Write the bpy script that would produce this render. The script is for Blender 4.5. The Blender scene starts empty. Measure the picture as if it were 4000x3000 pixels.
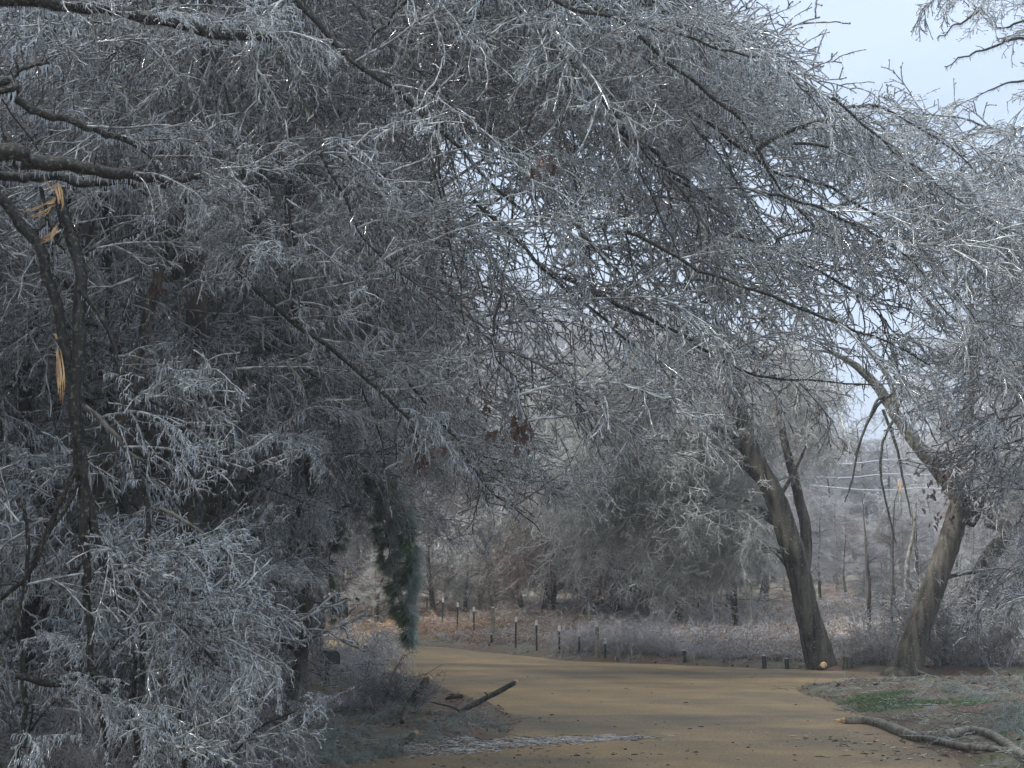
import bpy, math, random
import numpy as np
from mathutils import Vector

R = math.radians
rng = np.random.default_rng(7)
random.seed(7)
sc = bpy.context.scene
C = sc.collection

# ------------------------------------------------------------------ camera
EYE = 2.0
FPX = 5800.0                      # focal length in photo pixels (photo 4000 x 3000)
PITCH = math.atan(750 / FPX)
cam = bpy.data.cameras.new("camera")
cam.sensor_width = 36.0
cam.lens = 36.0 * FPX / 4000.0
cam.clip_start = 0.1
cam.clip_end = 3000
camo = bpy.data.objects.new("camera", cam)
camo.location = (0, 0, EYE)
camo.rotation_euler = (math.pi / 2 + PITCH, 0, 0)
C.objects.link(camo)
sc.camera = camo

# ------------------------------------------------------------------ sky and sun
SUN_EL, SUN_AZ = R(40), R(250)     # azimuth clockwise from +Y: high on the left, slightly behind the camera
world = bpy.data.worlds.new("World")
sc.world = world
world.use_nodes = True
nt = world.node_tree
nt.nodes.clear()
sky = nt.nodes.new("ShaderNodeTexSky")
sky.sky_type = 'NISHITA'
sky.sun_disc = False
sky.sun_elevation = SUN_EL
sky.sun_rotation = SUN_AZ
sky.air_density = 1.0
sky.dust_density = 2.0
tc = nt.nodes.new("ShaderNodeTexCoord")
mp = nt.nodes.new("ShaderNodeMapping")
mp.inputs['Scale'].default_value = (1.0, 1.0, 2.2)
mp.inputs['Location'].default_value = (0.35, 0.0, 0.25)
ns = nt.nodes.new("ShaderNodeTexNoise")
ns.inputs['Scale'].default_value = 1.6
ns.inputs['Detail'].default_value = 7
ns.inputs['Roughness'].default_value = 0.5
rp = nt.nodes.new("ShaderNodeValToRGB")
rp.color_ramp.elements[0].position = 0.30
rp.color_ramp.elements[0].color = (0.15, 0.15, 0.15, 1)
rp.color_ramp.elements[1].position = 0.58
rp.color_ramp.elements[1].color = (0.97, 0.97, 0.97, 1)
mx = nt.nodes.new("ShaderNodeMixRGB")
sx = nt.nodes.new("ShaderNodeSeparateXYZ")
mrz = nt.nodes.new("ShaderNodeMapRange")
mrz.inputs[1].default_value = 0.42; mrz.inputs[2].default_value = 0.85
cl = nt.nodes.new("ShaderNodeMixRGB")
cl.inputs[1].default_value = (3.3, 4.0, 5.1, 1)      # thin cloud low in the sky
cl.inputs[2].default_value = (11.8, 11.8, 11.8, 1)     # brighter overcast overhead
nt.links.new(tc.outputs['Generated'], sx.inputs[0]); nt.links.new(sx.outputs['Z'], mrz.inputs[0])
nt.links.new(mrz.outputs[0], cl.inputs[0]); nt.links.new(cl.outputs[0], mx.inputs[2])
bg = nt.nodes.new("ShaderNodeBackground")
bg.inputs['Strength'].default_value = 0.105
wo = nt.nodes.new("ShaderNodeOutputWorld")
nt.links.new(tc.outputs['Generated'], mp.inputs['Vector'])
nt.links.new(mp.outputs[0], ns.inputs['Vector'])
nt.links.new(ns.outputs['Fac'], rp.inputs[0])
nt.links.new(rp.outputs[0], mx.inputs[0])
nt.links.new(sky.outputs[0], mx.inputs[1])
nt.links.new(mx.outputs[0], bg.inputs['Color'])
nt.links.new(bg.outputs[0], wo.inputs['Surface'])

sl = bpy.data.lights.new("sun", 'SUN')
sl.energy = 2.4
sl.angle = R(2)
sl.color = (1.0, 0.97, 0.93)
so = bpy.data.objects.new("sun", sl)
sdir = Vector((math.sin(SUN_AZ) * math.cos(SUN_EL), math.cos(SUN_AZ) * math.cos(SUN_EL), math.sin(SUN_EL)))
so.rotation_euler = sdir.to_track_quat('Z', 'Y').to_euler()
so.location = (0, 0, 60)
C.objects.link(so)

vs = sc.view_settings
vs.view_transform = 'Standard'
vs.look = 'None'
vs.exposure = 1.15
vs.gamma = 1.0
try:
    sc.cycles.max_bounces = 5
    sc.cycles.diffuse_bounces = 3
    sc.cycles.glossy_bounces = 2
    sc.cycles.transparent_max_bounces = 8
    sc.cycles.transmission_bounces = 3
except Exception:
    pass

# ------------------------------------------------------------------ helpers: materials
def mat(name, col, rough=0.7, col2=None, scale=8.0, bump=0.0, spec=0.5, coat=0.0, detail=6,
        col3=None, scale3=3.0, thr3=0.6, metal=0.0, attr=None, objvar=0.0, zs=1.0):
    m = bpy.data.materials.new(name)
    m.use_nodes = True
    n = m.node_tree.nodes
    l = m.node_tree.links
    b = n['Principled BSDF']
    b.inputs['Roughness'].default_value = rough
    b.inputs['Specular IOR Level'].default_value = spec
    b.inputs['Coat Weight'].default_value = coat
    b.inputs['Coat Roughness'].default_value = 0.08
    b.inputs['Metallic'].default_value = metal
    t = n.new("ShaderNodeTexCoord")
    out = None
    nz = n.new("ShaderNodeTexNoise")
    nz.inputs['Scale'].default_value = scale
    nz.inputs['Detail'].default_value = detail
    mz = n.new("ShaderNodeMapping"); mz.inputs['Scale'].default_value = (1, 1, zs)
    l.new(t.outputs['Object'], mz.inputs[0]); l.new(mz.outputs[0], nz.inputs['Vector'])
    if attr:
        a = n.new("ShaderNodeAttribute")
        a.attribute_name = attr
        out = a.outputs['Color']
    else:
        cr = n.new("ShaderNodeValToRGB")
        cr.color_ramp.elements[0].position = 0.35
        cr.color_ramp.elements[1].position = 0.65
        cr.color_ramp.elements[0].color = (*col, 1)
        cr.color_ramp.elements[1].color = (*(col2 or col), 1)
        l.new(nz.outputs['Fac'], cr.inputs[0])
        out = cr.outputs[0]
    if col3:
        n3 = n.new("ShaderNodeTexNoise")
        n3.inputs['Scale'].default_value = scale3
        n3.inputs['Detail'].default_value = 4
        l.new(t.outputs['Object'], n3.inputs['Vector'])
        c3 = n.new("ShaderNodeValToRGB")
        c3.color_ramp.elements[0].position = thr3
        c3.color_ramp.elements[1].position = thr3 + 0.05
        l.new(n3.outputs['Fac'], c3.inputs[0])
        mm = n.new("ShaderNodeMixRGB")
        mm.inputs[2].default_value = (*col3, 1)
        l.new(c3.outputs[0], mm.inputs[0])
        l.new(out, mm.inputs[1])
        out = mm.outputs[0]
    if objvar:
        oi = n.new("ShaderNodeObjectInfo")
        mr = n.new("ShaderNodeMapRange")
        mr.inputs[3].default_value = 1 - objvar
        mr.inputs[4].default_value = 1 + objvar
        l.new(oi.outputs['Random'], mr.inputs[0])
        vm = n.new("ShaderNodeVectorMath")
        vm.operation = 'SCALE'
        l.new(out, vm.inputs[0])
        l.new(mr.outputs[0], vm.inputs['Scale'])
        out = vm.outputs[0]
    l.new(out, b.inputs['Base Color'])
    if bump:
        bp = n.new("ShaderNodeBump")
        bp.inputs['Strength'].default_value = bump
        bp.inputs['Distance'].default_value = 0.03
        l.new(nz.outputs['Fac'], bp.inputs['Height'])
        l.new(bp.outputs[0], b.inputs['Normal'])
    return m

def ice_mat(name, col, trans=0.45, rough=0.07):
    """clear-ish ice: half scatters light through, with a sharp wet highlight"""
    m = bpy.data.materials.new(name)
    m.use_nodes = True
    n = m.node_tree.nodes
    l = m.node_tree.links
    n.clear()
    d = n.new("ShaderNodeBsdfDiffuse"); d.inputs[0].default_value = (*col, 1)
    t = n.new("ShaderNodeBsdfTranslucent"); t.inputs[0].default_value = (*col, 1)
    a = n.new("ShaderNodeMixShader"); a.inputs[0].default_value = trans
    g = n.new("ShaderNodeBsdfGlossy"); g.inputs['Roughness'].default_value = rough
    g.inputs[0].default_value = (0.95, 0.97, 1, 1)
    f = n.new("ShaderNodeFresnel"); f.inputs['IOR'].default_value = 1.45
    b = n.new("ShaderNodeMixShader")
    o = n.new("ShaderNodeOutputMaterial")
    l.new(d.outputs[0], a.inputs[1]); l.new(t.outputs[0], a.inputs[2])
    l.new(f.outputs[0], b.inputs[0]); l.new(a.outputs[0], b.inputs[1]); l.new(g.outputs[0], b.inputs[2])
    l.new(b.outputs[0], o.inputs['Surface'])
    return m

M = {}
M['twig'] = mat('iced_twig_bark', (0.042, 0.044, 0.045), 0.16, (0.42, 0.455, 0.47), 14, coat=0.8, objvar=0.25)
M['icicle'] = ice_mat('icicle_ice', (0.73, 0.82, 0.89))
M['darktwig'] = mat('wet_dark_twig', (0.015, 0.013, 0.013), 0.2, (0.09, 0.088, 0.088), 14, coat=0.8)
M['finetwig'] = mat('frosted_fine_twig', (0.13, 0.125, 0.115), 0.35, (0.40, 0.41, 0.42), 6, coat=0.3, objvar=0.2)
M['olive'] = mat('frosted_olive_twig', (0.25, 0.255, 0.235), 0.4, (0.56, 0.575, 0.555), 5, coat=0.3, objvar=0.3)
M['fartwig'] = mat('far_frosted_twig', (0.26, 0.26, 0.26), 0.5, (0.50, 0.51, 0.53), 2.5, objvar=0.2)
M['browntwig'] = mat('brown_vine_twig', (0.16, 0.095, 0.07), 0.5, (0.36, 0.33, 0.31), 4)
M['bark'] = mat('wet_dark_bark', (0.004, 0.004, 0.004), 0.55, (0.024, 0.022, 0.020), 26, 0.9, spec=0.35, coat=0.08,
                col3=(0.095, 0.115, 0.07), scale3=42, thr3=0.57, zs=0.5)
M['bark2'] = mat('furrowed_brown_bark', (0.016, 0.014, 0.011), 0.8, (0.125, 0.112, 0.088), 9, 1.0, spec=0.3,
                 col3=(0.20, 0.21, 0.16), scale3=22, thr3=0.62, zs=0.16)
M['palebark'] = mat('pale_lichen_bark', (0.07, 0.066, 0.055), 0.7, (0.27, 0.265, 0.22), 16, 0.9, zs=0.6)
M['wood'] = mat('fresh_torn_wood', (0.36, 0.21, 0.10), 0.7, (0.70, 0.50, 0.28), 24, 0.9, zs=0.15)
M['deadleaf'] = mat('dead_oak_leaf', (0.030, 0.017, 0.014), 0.5, (0.070, 0.042, 0.034), 12)
M['pine'] = mat('pine_needle', (0.05, 0.10, 0.04), 0.45, (0.19, 0.30, 0.12), 3)
M['pinefrost'] = mat('frosted_pine_needle', (0.30, 0.38, 0.33), 0.5, (0.52, 0.60, 0.57), 5)

# ------------------------------------------------------------------ helpers: numpy meshes
class MB:
    def __init__(s):
        s.v, s.f, s.m, s.n, s.c = [], [], [], 0, []
    def add(s, verts, quads, mi=0, col=None):
        verts = np.asarray(verts, float).reshape(-1, 3)
        quads = np.asarray(quads, np.int64).reshape(-1, 4)
        s.v.append(verts); s.f.append(quads + s.n); s.m.append(np.full(len(quads), mi, np.int32))
        if col is not None:
            s.c.append(np.broadcast_to(np.asarray(col, float), (len(verts), 3)))
        s.n += len(verts)
    def mesh(s, name, mats, smooth=True):
        V = np.concatenate(s.v); F = np.concatenate(s.f); MI = np.concatenate(s.m)
        me = bpy.data.meshes.new(name)
        tri = F[:, 2] == F[:, 3]
        me.vertices.add(len(V)); me.vertices.foreach_set('co', V.astype(np.float32).ravel())
        tot = np.where(tri, 3, 4).astype(np.int32)
        st = np.concatenate([[0], np.cumsum(tot)[:-1]]).astype(np.int32)
        keep = np.ones(F.shape, bool); keep[tri, 3] = False
        loops = F[keep].astype(np.int32)
        me.loops.add(len(loops)); me.loops.foreach_set('vertex_index', loops)
        me.polygons.add(len(F)); me.polygons.foreach_set('loop_start', st)
        try:
            me.polygons.foreach_set('loop_total', tot)
        except Exception:
            pass
        me.polygons.foreach_set('material_index', MI)
        me.polygons.foreach_set('use_smooth', np.full(len(F), smooth))
        for m in mats:
            me.materials.append(m)
        if s.c:
            ca = me.color_attributes.new('col', 'FLOAT_COLOR', 'POINT')
            cc = np.ones((len(V), 4), np.float32); cc[:, :3] = np.concatenate(s.c)
            ca.data.foreach_set('color', cc.ravel())
        me.update(calc_edges=True)
        return me

def norm(a):
    return a / np.maximum(np.linalg.norm(a, axis=-1, keepdims=True), 1e-9)

def tubes(mb, P, rad, sides=3, mi=0, col=None, closed=False, rough=0.0):
    """P (B,N,3), rad (B,N): a batch of tubes added to mb"""
    P = np.asarray(P, float)
    if P.ndim == 2: P = P[None]
    rad = np.broadcast_to(np.asarray(rad, float), P.shape[:2])
    B, N, _ = P.shape
    T = np.empty_like(P)
    T[:, 1:-1] = P[:, 2:] - P[:, :-2]; T[:, 0] = P[:, 1] - P[:, 0]; T[:, -1] = P[:, -1] - P[:, -2]
    T = norm(T)
    main = norm(P[:, -1] - P[:, 0] + 1e-6)
    ref = np.where(np.abs(main[:, 2:3]) > 0.75, np.array([[1.0, 0.13, 0]]), np.array([[0.07, 0.05, 1.0]]))
    A = norm(np.cross(T, ref[:, None, :])); Bv = np.cross(T, A)
    ang = np.arange(sides) * 2 * math.pi / sides
    off = A[:, :, None, :] * np.cos(ang)[None, None, :, None] + Bv[:, :, None, :] * np.sin(ang)[None, None, :, None]
    rr = rad[:, :, None]
    if rough:
        rr = rr * (1 + rough * (rng.random((B, N, sides)) - 0.5))
    V = P[:, :, None, :] + off * rr[..., None]
    idx = np.arange(B * N * sides).reshape(B, N, sides)
    a = idx[:, :-1, :]; b = np.roll(idx, -1, axis=2)[:, :-1, :]
    c = np.roll(idx, -1, axis=2)[:, 1:, :]; d = idx[:, 1:, :]
    F = np.stack([a, b, c, d], -1).reshape(-1, 4)
    if col is not None:
        col = np.asarray(col, float)
        if col.ndim == 2:
            col = np.repeat(col, N * sides, axis=0)
    mb.add(V, F, mi, col)
    if closed:
        for e in (0, N - 1):
            ctr = P[:, e]
            vv = np.concatenate([V[:, e].reshape(-1, 3), ctr])
            ii = np.arange(B * sides).reshape(B, sides)
            jj = np.roll(ii, -1, axis=1)
            cc = (B * sides + np.arange(B))[:, None] + 0 * ii
            mb.add(vv, np.stack([ii, jj, cc, cc], -1).reshape(-1, 4), mi, None if col is None else col[:1])

def grow(S, D, L, nseg, droop, wig, g=rng):
    B = len(S)
    P = np.empty((B, nseg + 1, 3)); P[:, 0] = S
    d = norm(np.asarray(D, float)); L = np.broadcast_to(L, (B,))
    for i in range(nseg):
        P[:, i + 1] = P[:, i] + d * (L / nseg)[:, None]
        d = d + g.normal(0, wig, (B, 3)); d[:, 2] -= droop
        d = norm(d)
    return P

def kids(P, n, t0, t1, a0, a1, g=rng, flat=0.5):
    """n children per parent path: start points and directions"""
    B, N, _ = P.shape
    t = t0 + (t1 - t0) * (np.arange(n)[None, :] + g.random((B, n))) / n
    x = t * (N - 1); i = np.minimum(x.astype(int), N - 2); f = (x - i)[..., None]
    bi = np.arange(B)[:, None]
    p0 = P[bi, i]; p1 = P[bi, i + 1]
    S = p0 * (1 - f) + p1 * f
    T = norm(p1 - p0)
    rv = g.normal(0, 1, T.shape); rv[..., 2] *= flat
    side = norm(rv - T * (rv * T).sum(-1, keepdims=True))
    a = a0 + (a1 - a0) * g.random((B, n))[..., None]
    D = np.cos(a) * T + np.sin(a) * side
    return S.reshape(-1, 3), D.reshape(-1, 3), t.reshape(-1)

def spline(pts, n):
    """Catmull-Rom through control points, n samples"""
    p = np.asarray(pts, float)
    p = np.vstack([2 * p[0] - p[1], p, 2 * p[-1] - p[-2]])
    k = len(p) - 3
    u = np.linspace(0, k - 1e-6, n); i = u.astype(int); t = (u - i)[:, None]
    a, b, c, d = p[i], p[i + 1], p[i + 2], p[i + 3]
    return 0.5 * ((2 * b) + (c - a) * t + (2 * a - 5 * b + 4 * c - d) * t ** 2 + (3 * b - a - 3 * c + d) * t ** 3)

# ------------------------------------------------------------------ helpers: objects
def obj(name, me, parent=None, loc=(0, 0, 0), rot=(0, 0, 0), scale=1.0):
    o = bpy.data.objects.new(name, me)
    C.objects.link(o)
    o.location = loc; o.rotation_euler = rot
    o.scale = (scale,) * 3 if not hasattr(scale, '__len__') else scale
    if parent is not None: o.parent = parent
    return o

def tag(o, label, cat, group=None, kind=None):
    if label: o['label'] = label
    if cat: o['category'] = cat
    if group: o['group'] = group
    if kind: o['kind'] = kind
    return o

def thing(name, label, cat, loc=(0, 0, 0), group=None, rot=(0, 0, 0)):
    o = obj(name, None, None, loc, rot)
    o.empty_display_size = 0.3
    return tag(o, label, cat, group)

SP, CP = math.sin(PITCH), math.cos(PITCH)
def Pt(px, py, d):
    """photo pixel (4000x3000) at world depth Y = d"""
    u = (px - 2000) / FPX; v = -(py - 1500) / FPX
    D = np.array([u, CP - v * SP, SP + v * CP])
    return np.array([0, 0, EYE]) + D * (d / D[1])

# ------------------------------------------------------------------ terrain
def flat(px, py):
    """point of the level ground z=0 seen at a pixel"""
    u = (px - 2000) / FPX; v = -(py - 1500) / FPX
    D = np.array([u, CP - v * SP, SP + v * CP])
    t = -EYE / D[2]
    return (D[0] * t, D[1] * t)
FAR = [(-60, 62), (-30, 53)] + [flat(*p) for p in [(1150, 2496), (1460, 2512), (1700, 2530), (2000, 2560),
       (2200, 2580), (2500, 2592), (2800, 2607), (3200, 2622), (3700, 2640), (4000, 2646)]] + [(30, 27), (60, 22)]
RV = [(60, 19), (30, 24.5)] + [flat(*p) for p in [(4100, 2654), (3700, 2658), (3400, 2668), (3080, 2682), (3040, 2700),
      (3180, 2740), (3330, 2800), (3420, 2840), (3520, 2900), (3640, 2960), (3760, 3040), (3900, 3200)]] + [(6.0, 9), (5, 2), (4.5, -10)]
LV = [(-5.5, -10), (-5, 2), (-4.8, 9)] + [flat(*p) for p in [(700, 3120), (1100, 3025), (1500, 2975), (1850, 2920),
      (2010, 2870), (2045, 2810), (2000, 2765), (1850, 2715), (1700, 2672), (1560, 2632), (1450, 2580), (1300, 2535), (1100, 2515)]] + [(-30, 49), (-60, 57)]
ROAD = np.array(FAR + RV + LV)

def sdf(X, Y, poly):
    """signed distance, negative inside"""
    p = np.stack([X, Y], -1)[..., None, :]
    a = poly; b = np.roll(poly, -1, 0); e = b - a
    w = p - a
    t = np.clip((w * e).sum(-1) / (e * e).sum(-1), 0, 1)
    d = np.sqrt((((w - e * t[..., None])) ** 2).sum(-1)).min(-1)
    c1 = (a[:, 1] <= p[..., 1]) & (b[:, 1] > p[..., 1]); c2 = (a[:, 1] > p[..., 1]) & (b[:, 1] <= p[..., 1])
    cr = e[:, 0] * w[..., 1] - e[:, 1] * w[..., 0]
    wn = ((c1 & (cr > 0)).astype(int) - (c2 & (cr < 0)).astype(int)).sum(-1)
    return np.where(wn != 0, -d, d)

def vnoise(x, y, s, seed=0):
    x = x * s + seed * 17.3; y = y * s + seed * 9.1
    return (np.sin(x * 1.3 + 1.7 * np.sin(y * 0.9)) * np.cos(y * 1.1 + 1.3 * np.sin(x * 0.7 + 2)) +
            0.5 * np.sin(x * 2.9 + y * 1.7 + seed) * np.cos(y * 3.1 - x * 1.1))
FARA = np.array(FAR)
def height(x, y):
    x = np.asarray(x, float); y = np.asarray(y, float)
    d = sdf(x, y, ROAD) + 0.10 * vnoise(x, y, 2.3) + 0.05 * vnoise(x, y, 7, 3)
    yf = np.interp(x, FARA[:, 0], FARA[:, 1])
    t = np.maximum(y - yf, 0)
    z = np.where(d < 0, -0.05, -0.05 + 0.13 * np.clip(d / 0.6, 0, 1))
    z = z + np.clip(d, 0, 3) * 0.03 * (1 + vnoise(x, y, 1.1, 5))
    left = np.clip((2 - x) / 14, 0, 1)
    z = z + np.minimum(t, 45) * (0.030 + 0.010 * left) + np.clip(t - 45, 0, 500) * 0.012
    z = z + 22 * np.clip((y - 170) / 500, 0, 1) ** 1.3
    z = z + np.clip(t / 4, 0, 1) * 0.10 * vnoise(x, y, 0.5, 2)
    # left verge climbs towards the wood
    ll = np.clip((-4.5 - x) / 10, 0, 1) * np.clip(d / 3, 0, 1) * (y < yf)
    return z + 0.6 * ll

def gz(x, y):
    return float(height(np.array([x]), np.array([y]))[0])
def G(px, py, dmin=8, dmax=150):
    """first ground point along the ray of a pixel"""
    u = (px - 2000) / FPX; v = -(py - 1500) / FPX
    D = np.array([u, CP - v * SP, SP + v * CP]); D = D / D[1]
    ys = np.linspace(dmin, dmax, 1500)
    z = EYE + D[2] * ys
    h = np.maximum(height(D[0] * ys, ys), 0)
    k = np.argmax(z <= h)
    if z[k] > h[k]: k = len(ys) - 1
    return np.array([D[0] * ys[k], ys[k], h[k]])

def grid_mesh(name, xs, ys, zf, mats, cf=None):
    X, Y = np.meshgrid(xs, ys)
    Z = zf(X, Y)
    V = np.stack([X, Y, Z], -1).reshape(-1, 3)
    ny, nx = X.shape
    i = np.arange(ny * nx).reshape(ny, nx)
    F = np.stack([i[:-1, :-1], i[:-1, 1:], i[1:, 1:], i[1:, :-1]], -1).reshape(-1, 4)
    mb = MB(); mb.add(V, F, 0, None if cf is None else cf(X, Y).reshape(-1, 3))
    return mb.mesh(name, mats)

xs = np.concatenate([-np.geomspace(900, 26, 30), np.arange(-25, 25, 0.2), np.geomspace(26, 900, 30)])
ys = np.concatenate([np.linspace(-60, 4, 12), np.arange(5, 60, 0.2), np.geomspace(61, 1600, 60)])
def ground_col(X, Y):
    d = sdf(X, Y, ROAD)
    n1 = vnoise(X, Y, 1.7, 4)[..., None]; n2 = vnoise(X, Y, 4.5, 6)[..., None]
    litter = np.array([0.12, 0.072, 0.05]); moss = np.array([0.095, 0.10, 0.055]); frost = np.array([0.20, 0.205, 0.19])
    w = np.clip(0.5 + 0.7 * n1, 0, 1); c = litter * (1 - w) + moss * w
    w2 = np.clip(n2 * 0.8 - 0.15, 0, 0.7); c = c * (1 - w2) + frost * w2
    edge = np.clip(1 - d / 0.45, 0, 1)[..., None] * 0.8
    return c * (1 - edge) + np.array([0.115, 0.075, 0.05]) * edge
M['ground'] = mat('leafy_frosted_soil', (0, 0, 0), 0.85, scale=26, bump=0.9, attr='col')
g = obj('ground', grid_mesh('ground', xs, ys, height, [M['ground']], ground_col)); tag(g, None, None, kind='structure')

# gravel road: compacted tan gravel, darker damp tracks, fine speckle
m = bpy.data.materials.new('tan_gravel'); m.use_nodes = True
n = m.node_tree.nodes; l = m.node_tree.links; b = n['Principled BSDF']
b.inputs['Roughness'].default_value = 0.75
t = n.new("ShaderNodeTexCoord")
def noise(sc_, det, vec, dist=0.0):
    q = n.new("ShaderNodeTexNoise"); q.inputs['Scale'].default_value = sc_; q.inputs['Detail'].default_value = det
    q.inputs['Distortion'].default_value = dist
    l.new(vec, q.inputs['Vector']); return q.outputs['Fac']
def ramp(v, p0, c0, p1, c1):
    q = n.new("ShaderNodeValToRGB"); q.color_ramp.elements[0].position = p0; q.color_ramp.elements[1].position = p1
    q.color_ramp.elements[0].color = (*c0, 1); q.color_ramp.elements[1].color = (*c1, 1); l.new(v, q.inputs[0]); return q.outputs[0]
mpn = n.new("ShaderNodeMapping"); mpn.inputs['Scale'].default_value = (0.14, 0.42, 1); mpn.inputs['Rotation'].default_value = (0, 0, R(-12))
l.new(t.outputs['Object'], mpn.inputs[0])
big = ramp(noise(1.0, 5, mpn.outputs[0], 0.6), 0.38, (0.30, 0.22, 0.11), 0.64, (0.168, 0.134, 0.086))
spk = ramp(noise(30, 6, t.outputs['Object']), 0.30, (0.55, 0.55, 0.55), 0.70, (1.35, 1.30, 1.2))
mm = n.new("ShaderNodeMixRGB"); mm.blend_type = 'MULTIPLY'; mm.inputs[0].default_value = 1
l.new(big, mm.inputs[1]); l.new(spk, mm.inputs[2])
# wheel tracks: two pairs of darker, damper bands curving with the drive, and patchy damp
def wave(rot, scale, dist):
    q = n.new("ShaderNodeMapping"); q.inputs['Rotation'].default_value = (0, 0, R(rot)); l.new(t.outputs['Object'], q.inputs[0])
    w_ = n.new("ShaderNodeTexWave"); w_.inputs['Scale'].default_value = scale; w_.inputs['Distortion'].default_value = dist
    w_.inputs['Detail'].default_value = 3; w_.inputs['Detail Scale'].default_value = 0.6; l.new(q.outputs[0], w_.inputs['Vector']); return w_.outputs['Fac']
tr1 = ramp(wave(-28, 0.16, 4.5), 0.2, (0.86, 0.87, 0.89), 0.8, (1.06, 1.04, 1.02))
tr3 = ramp(noise(2.2, 8, t.outputs['Object'], 0.4), 0.35, (0.86, 0.86, 0.86), 0.65, (1.08, 1.08, 1.08))
tr2 = ramp(noise(0.9, 6, mpn.outputs[0], 1.5), 0.38, (0.78, 0.81, 0.86), 0.64, (1.12, 1.09, 1.02))
m1 = n.new("ShaderNodeMixRGB"); m1.blend_type = 'MULTIPLY'; m1.inputs[0].default_value = 1
m2 = n.new("ShaderNodeMixRGB"); m2.blend_type = 'MULTIPLY'; m2.inputs[0].default_value = 1
l.new(mm.outputs[0], m1.inputs[1]); l.new(tr1, m1.inputs[2]); l.new(m1.outputs[0], m2.inputs[1]); l.new(tr2, m2.inputs[2])
m3 = n.new("ShaderNodeMixRGB"); m3.blend_type = 'MULTIPLY'; m3.inputs[0].default_value = 1
l.new(m2.outputs[0], m3.inputs[1]); l.new(tr3, m3.inputs[2]); l.new(m3.outputs[0], b.inputs['Base Color'])
bp = n.new("ShaderNodeBump"); bp.inputs['Strength'].default_value = 0.5; bp.inputs['Distance'].default_value = 0.02
l.new(noise(45, 4, t.outputs['Object']), bp.inputs['Height']); l.new(bp.outputs[0], b.inputs['Normal'])
M['gravel'] = m
rd = obj('gravel_road', grid_mesh('gravel_road', np.arange(-60, 60.1, 0.5), np.arange(-8, 62, 0.5),
         lambda X, Y: 0.012 * vnoise(X, Y, 0.35, 1) + np.where(sdf(X, Y, ROAD) > 1.2, -0.4, 0), [M['gravel']]))
tag(rd, None, None, kind='structure')

# ------------------------------------------------------------------ iced branch sprays (shared meshes)
def comb_spray(seed, L=1.2, nsec=9, droop=0.04, r=0.0058, nsub=5, ice=0.75, l2=0.26, tm='twig'):
    g = np.random.default_rng(seed)
    mb = MB()
    bend = norm(np.array([g.normal(0.5, 0.6), g.normal(0, 0.9), 0.0]))
    P0 = grow(np.zeros((1, 3)), np.array([[1, 0, 0.15]]), np.array([L]), 14, droop, 0.07, g)
    tubes(mb, P0, np.linspace(r * 2.0, r * 1.0, 15)[None], 5, 0, rough=0.3)
    s, d, t = kids(P0, nsec, 0.06, 0.98, 0.45, 0.95, g, 0.6)
    L1 = L * (0.72 - 0.42 * t) * (0.45 + 0.75 * g.random(len(t)))
    P1 = grow(s, d, L1, 9, droop * 1.4, 0.11, g)
    tubes(mb, P1, np.linspace(r * 1.25, r * 0.85, 10)[None], 4, 0, rough=0.3)
    s, d, t = kids(P1, nsub, 0.12, 0.97, 0.5, 1.1, g, 0.7)
    L2 = L * l2 * (0.3 + 1.0 * g.random(len(t))) * (1.1 - 0.5 * t)
    P2 = grow(s, d, L2, 6, droop * 1.4, 0.15, g)
    tubes(mb, P2, np.linspace(r * 1.0, r * 0.8, 7)[None], 4, 0, rough=0.3)
    s, d, t = kids(P2, 1, 0.3, 0.95, 0.5, 1.2, g)
    P3 = grow(s, d, L * 0.07 * (0.4 + g.random(len(t))), 3, droop, 0.2, g)
    tubes(mb, P3, np.linspace(r * 0.9, r * 0.75, 4)[None], 3, 0)
    # rounded ice beads at the buds and tips
    for P in (P1, P2, P3):
        e = P[:, -1]; d_ = norm(P[:, -1] - P[:, -2])
        B = np.stack([e - d_ * 0.008, e, e + d_ * 0.009], 1); tubes(mb, B, np.array([[r * 0.9, r * 1.35, r * 0.4]]), 4, 0)
    # icicles: teeth that leave the twig sideways and hook down
    for P, per in ((P0, 32), (P1, 17), (P2, 6), (P3, 2)):
        s, d, t = kids(P, max(1, int(per * ice)), 0.02, 1.0, 1.0, 1.5, g)
        n_ = len(s)
        ln = 0.050 * (0.35 + 1.0 * g.random(n_) ** 1.2)[:, None]
        bv = bend[None] * (0.35 + 0.5 * g.random((n_, 1))) + g.normal(0, 0.10, (n_, 3))
        dn = np.array([[0, 0, -1.0]])
        P_ = np.stack([s, s + ln * (0.75 * bv + 0.25 * dn), s + ln * (1.0 * bv + 0.65 * dn), s + ln * (0.95 * bv + 1.1 * dn)], 1)
        tubes(mb, P_, np.array([[0.0038, 0.0032, 0.0024, 0.0005]]), 3, 1)
    me = mb.mesh('iced_branch', [M[tm], M['icicle']]); me['reach'] = float(P0[0, -1, 0]); me['sag'] = float(P0[0, -1, 2]); return me

SPRAY = [comb_spray(100 + i, L=1.0 + 0.25 * (i % 3), droop=0.01 + 0.025 * (i % 4), r=0.0062 + 0.0012 * (i % 3), nsub=4 + i % 2) for i in range(10)]
DARK = [comb_spray(150 + i, L=1.3, droop=0.02 + 0.02 * i, r=0.0075, nsec=7, nsub=3, ice=0.45, tm='darktwig') for i in range(4)]
WIRY = [comb_spray(200 + i, L=1.5 + 0.25 * (i % 3), droop=0.02 + 0.02 * (i % 3), nsec=10, nsub=4, ice=0.7, l2=0.30, r=0.0072 + 0.0012 * (i % 2)) for i in range(10)]
SPRAY = SPRAY + DARK[:2]
MIXED = WIRY + SPRAY[:5] + DARK

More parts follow.
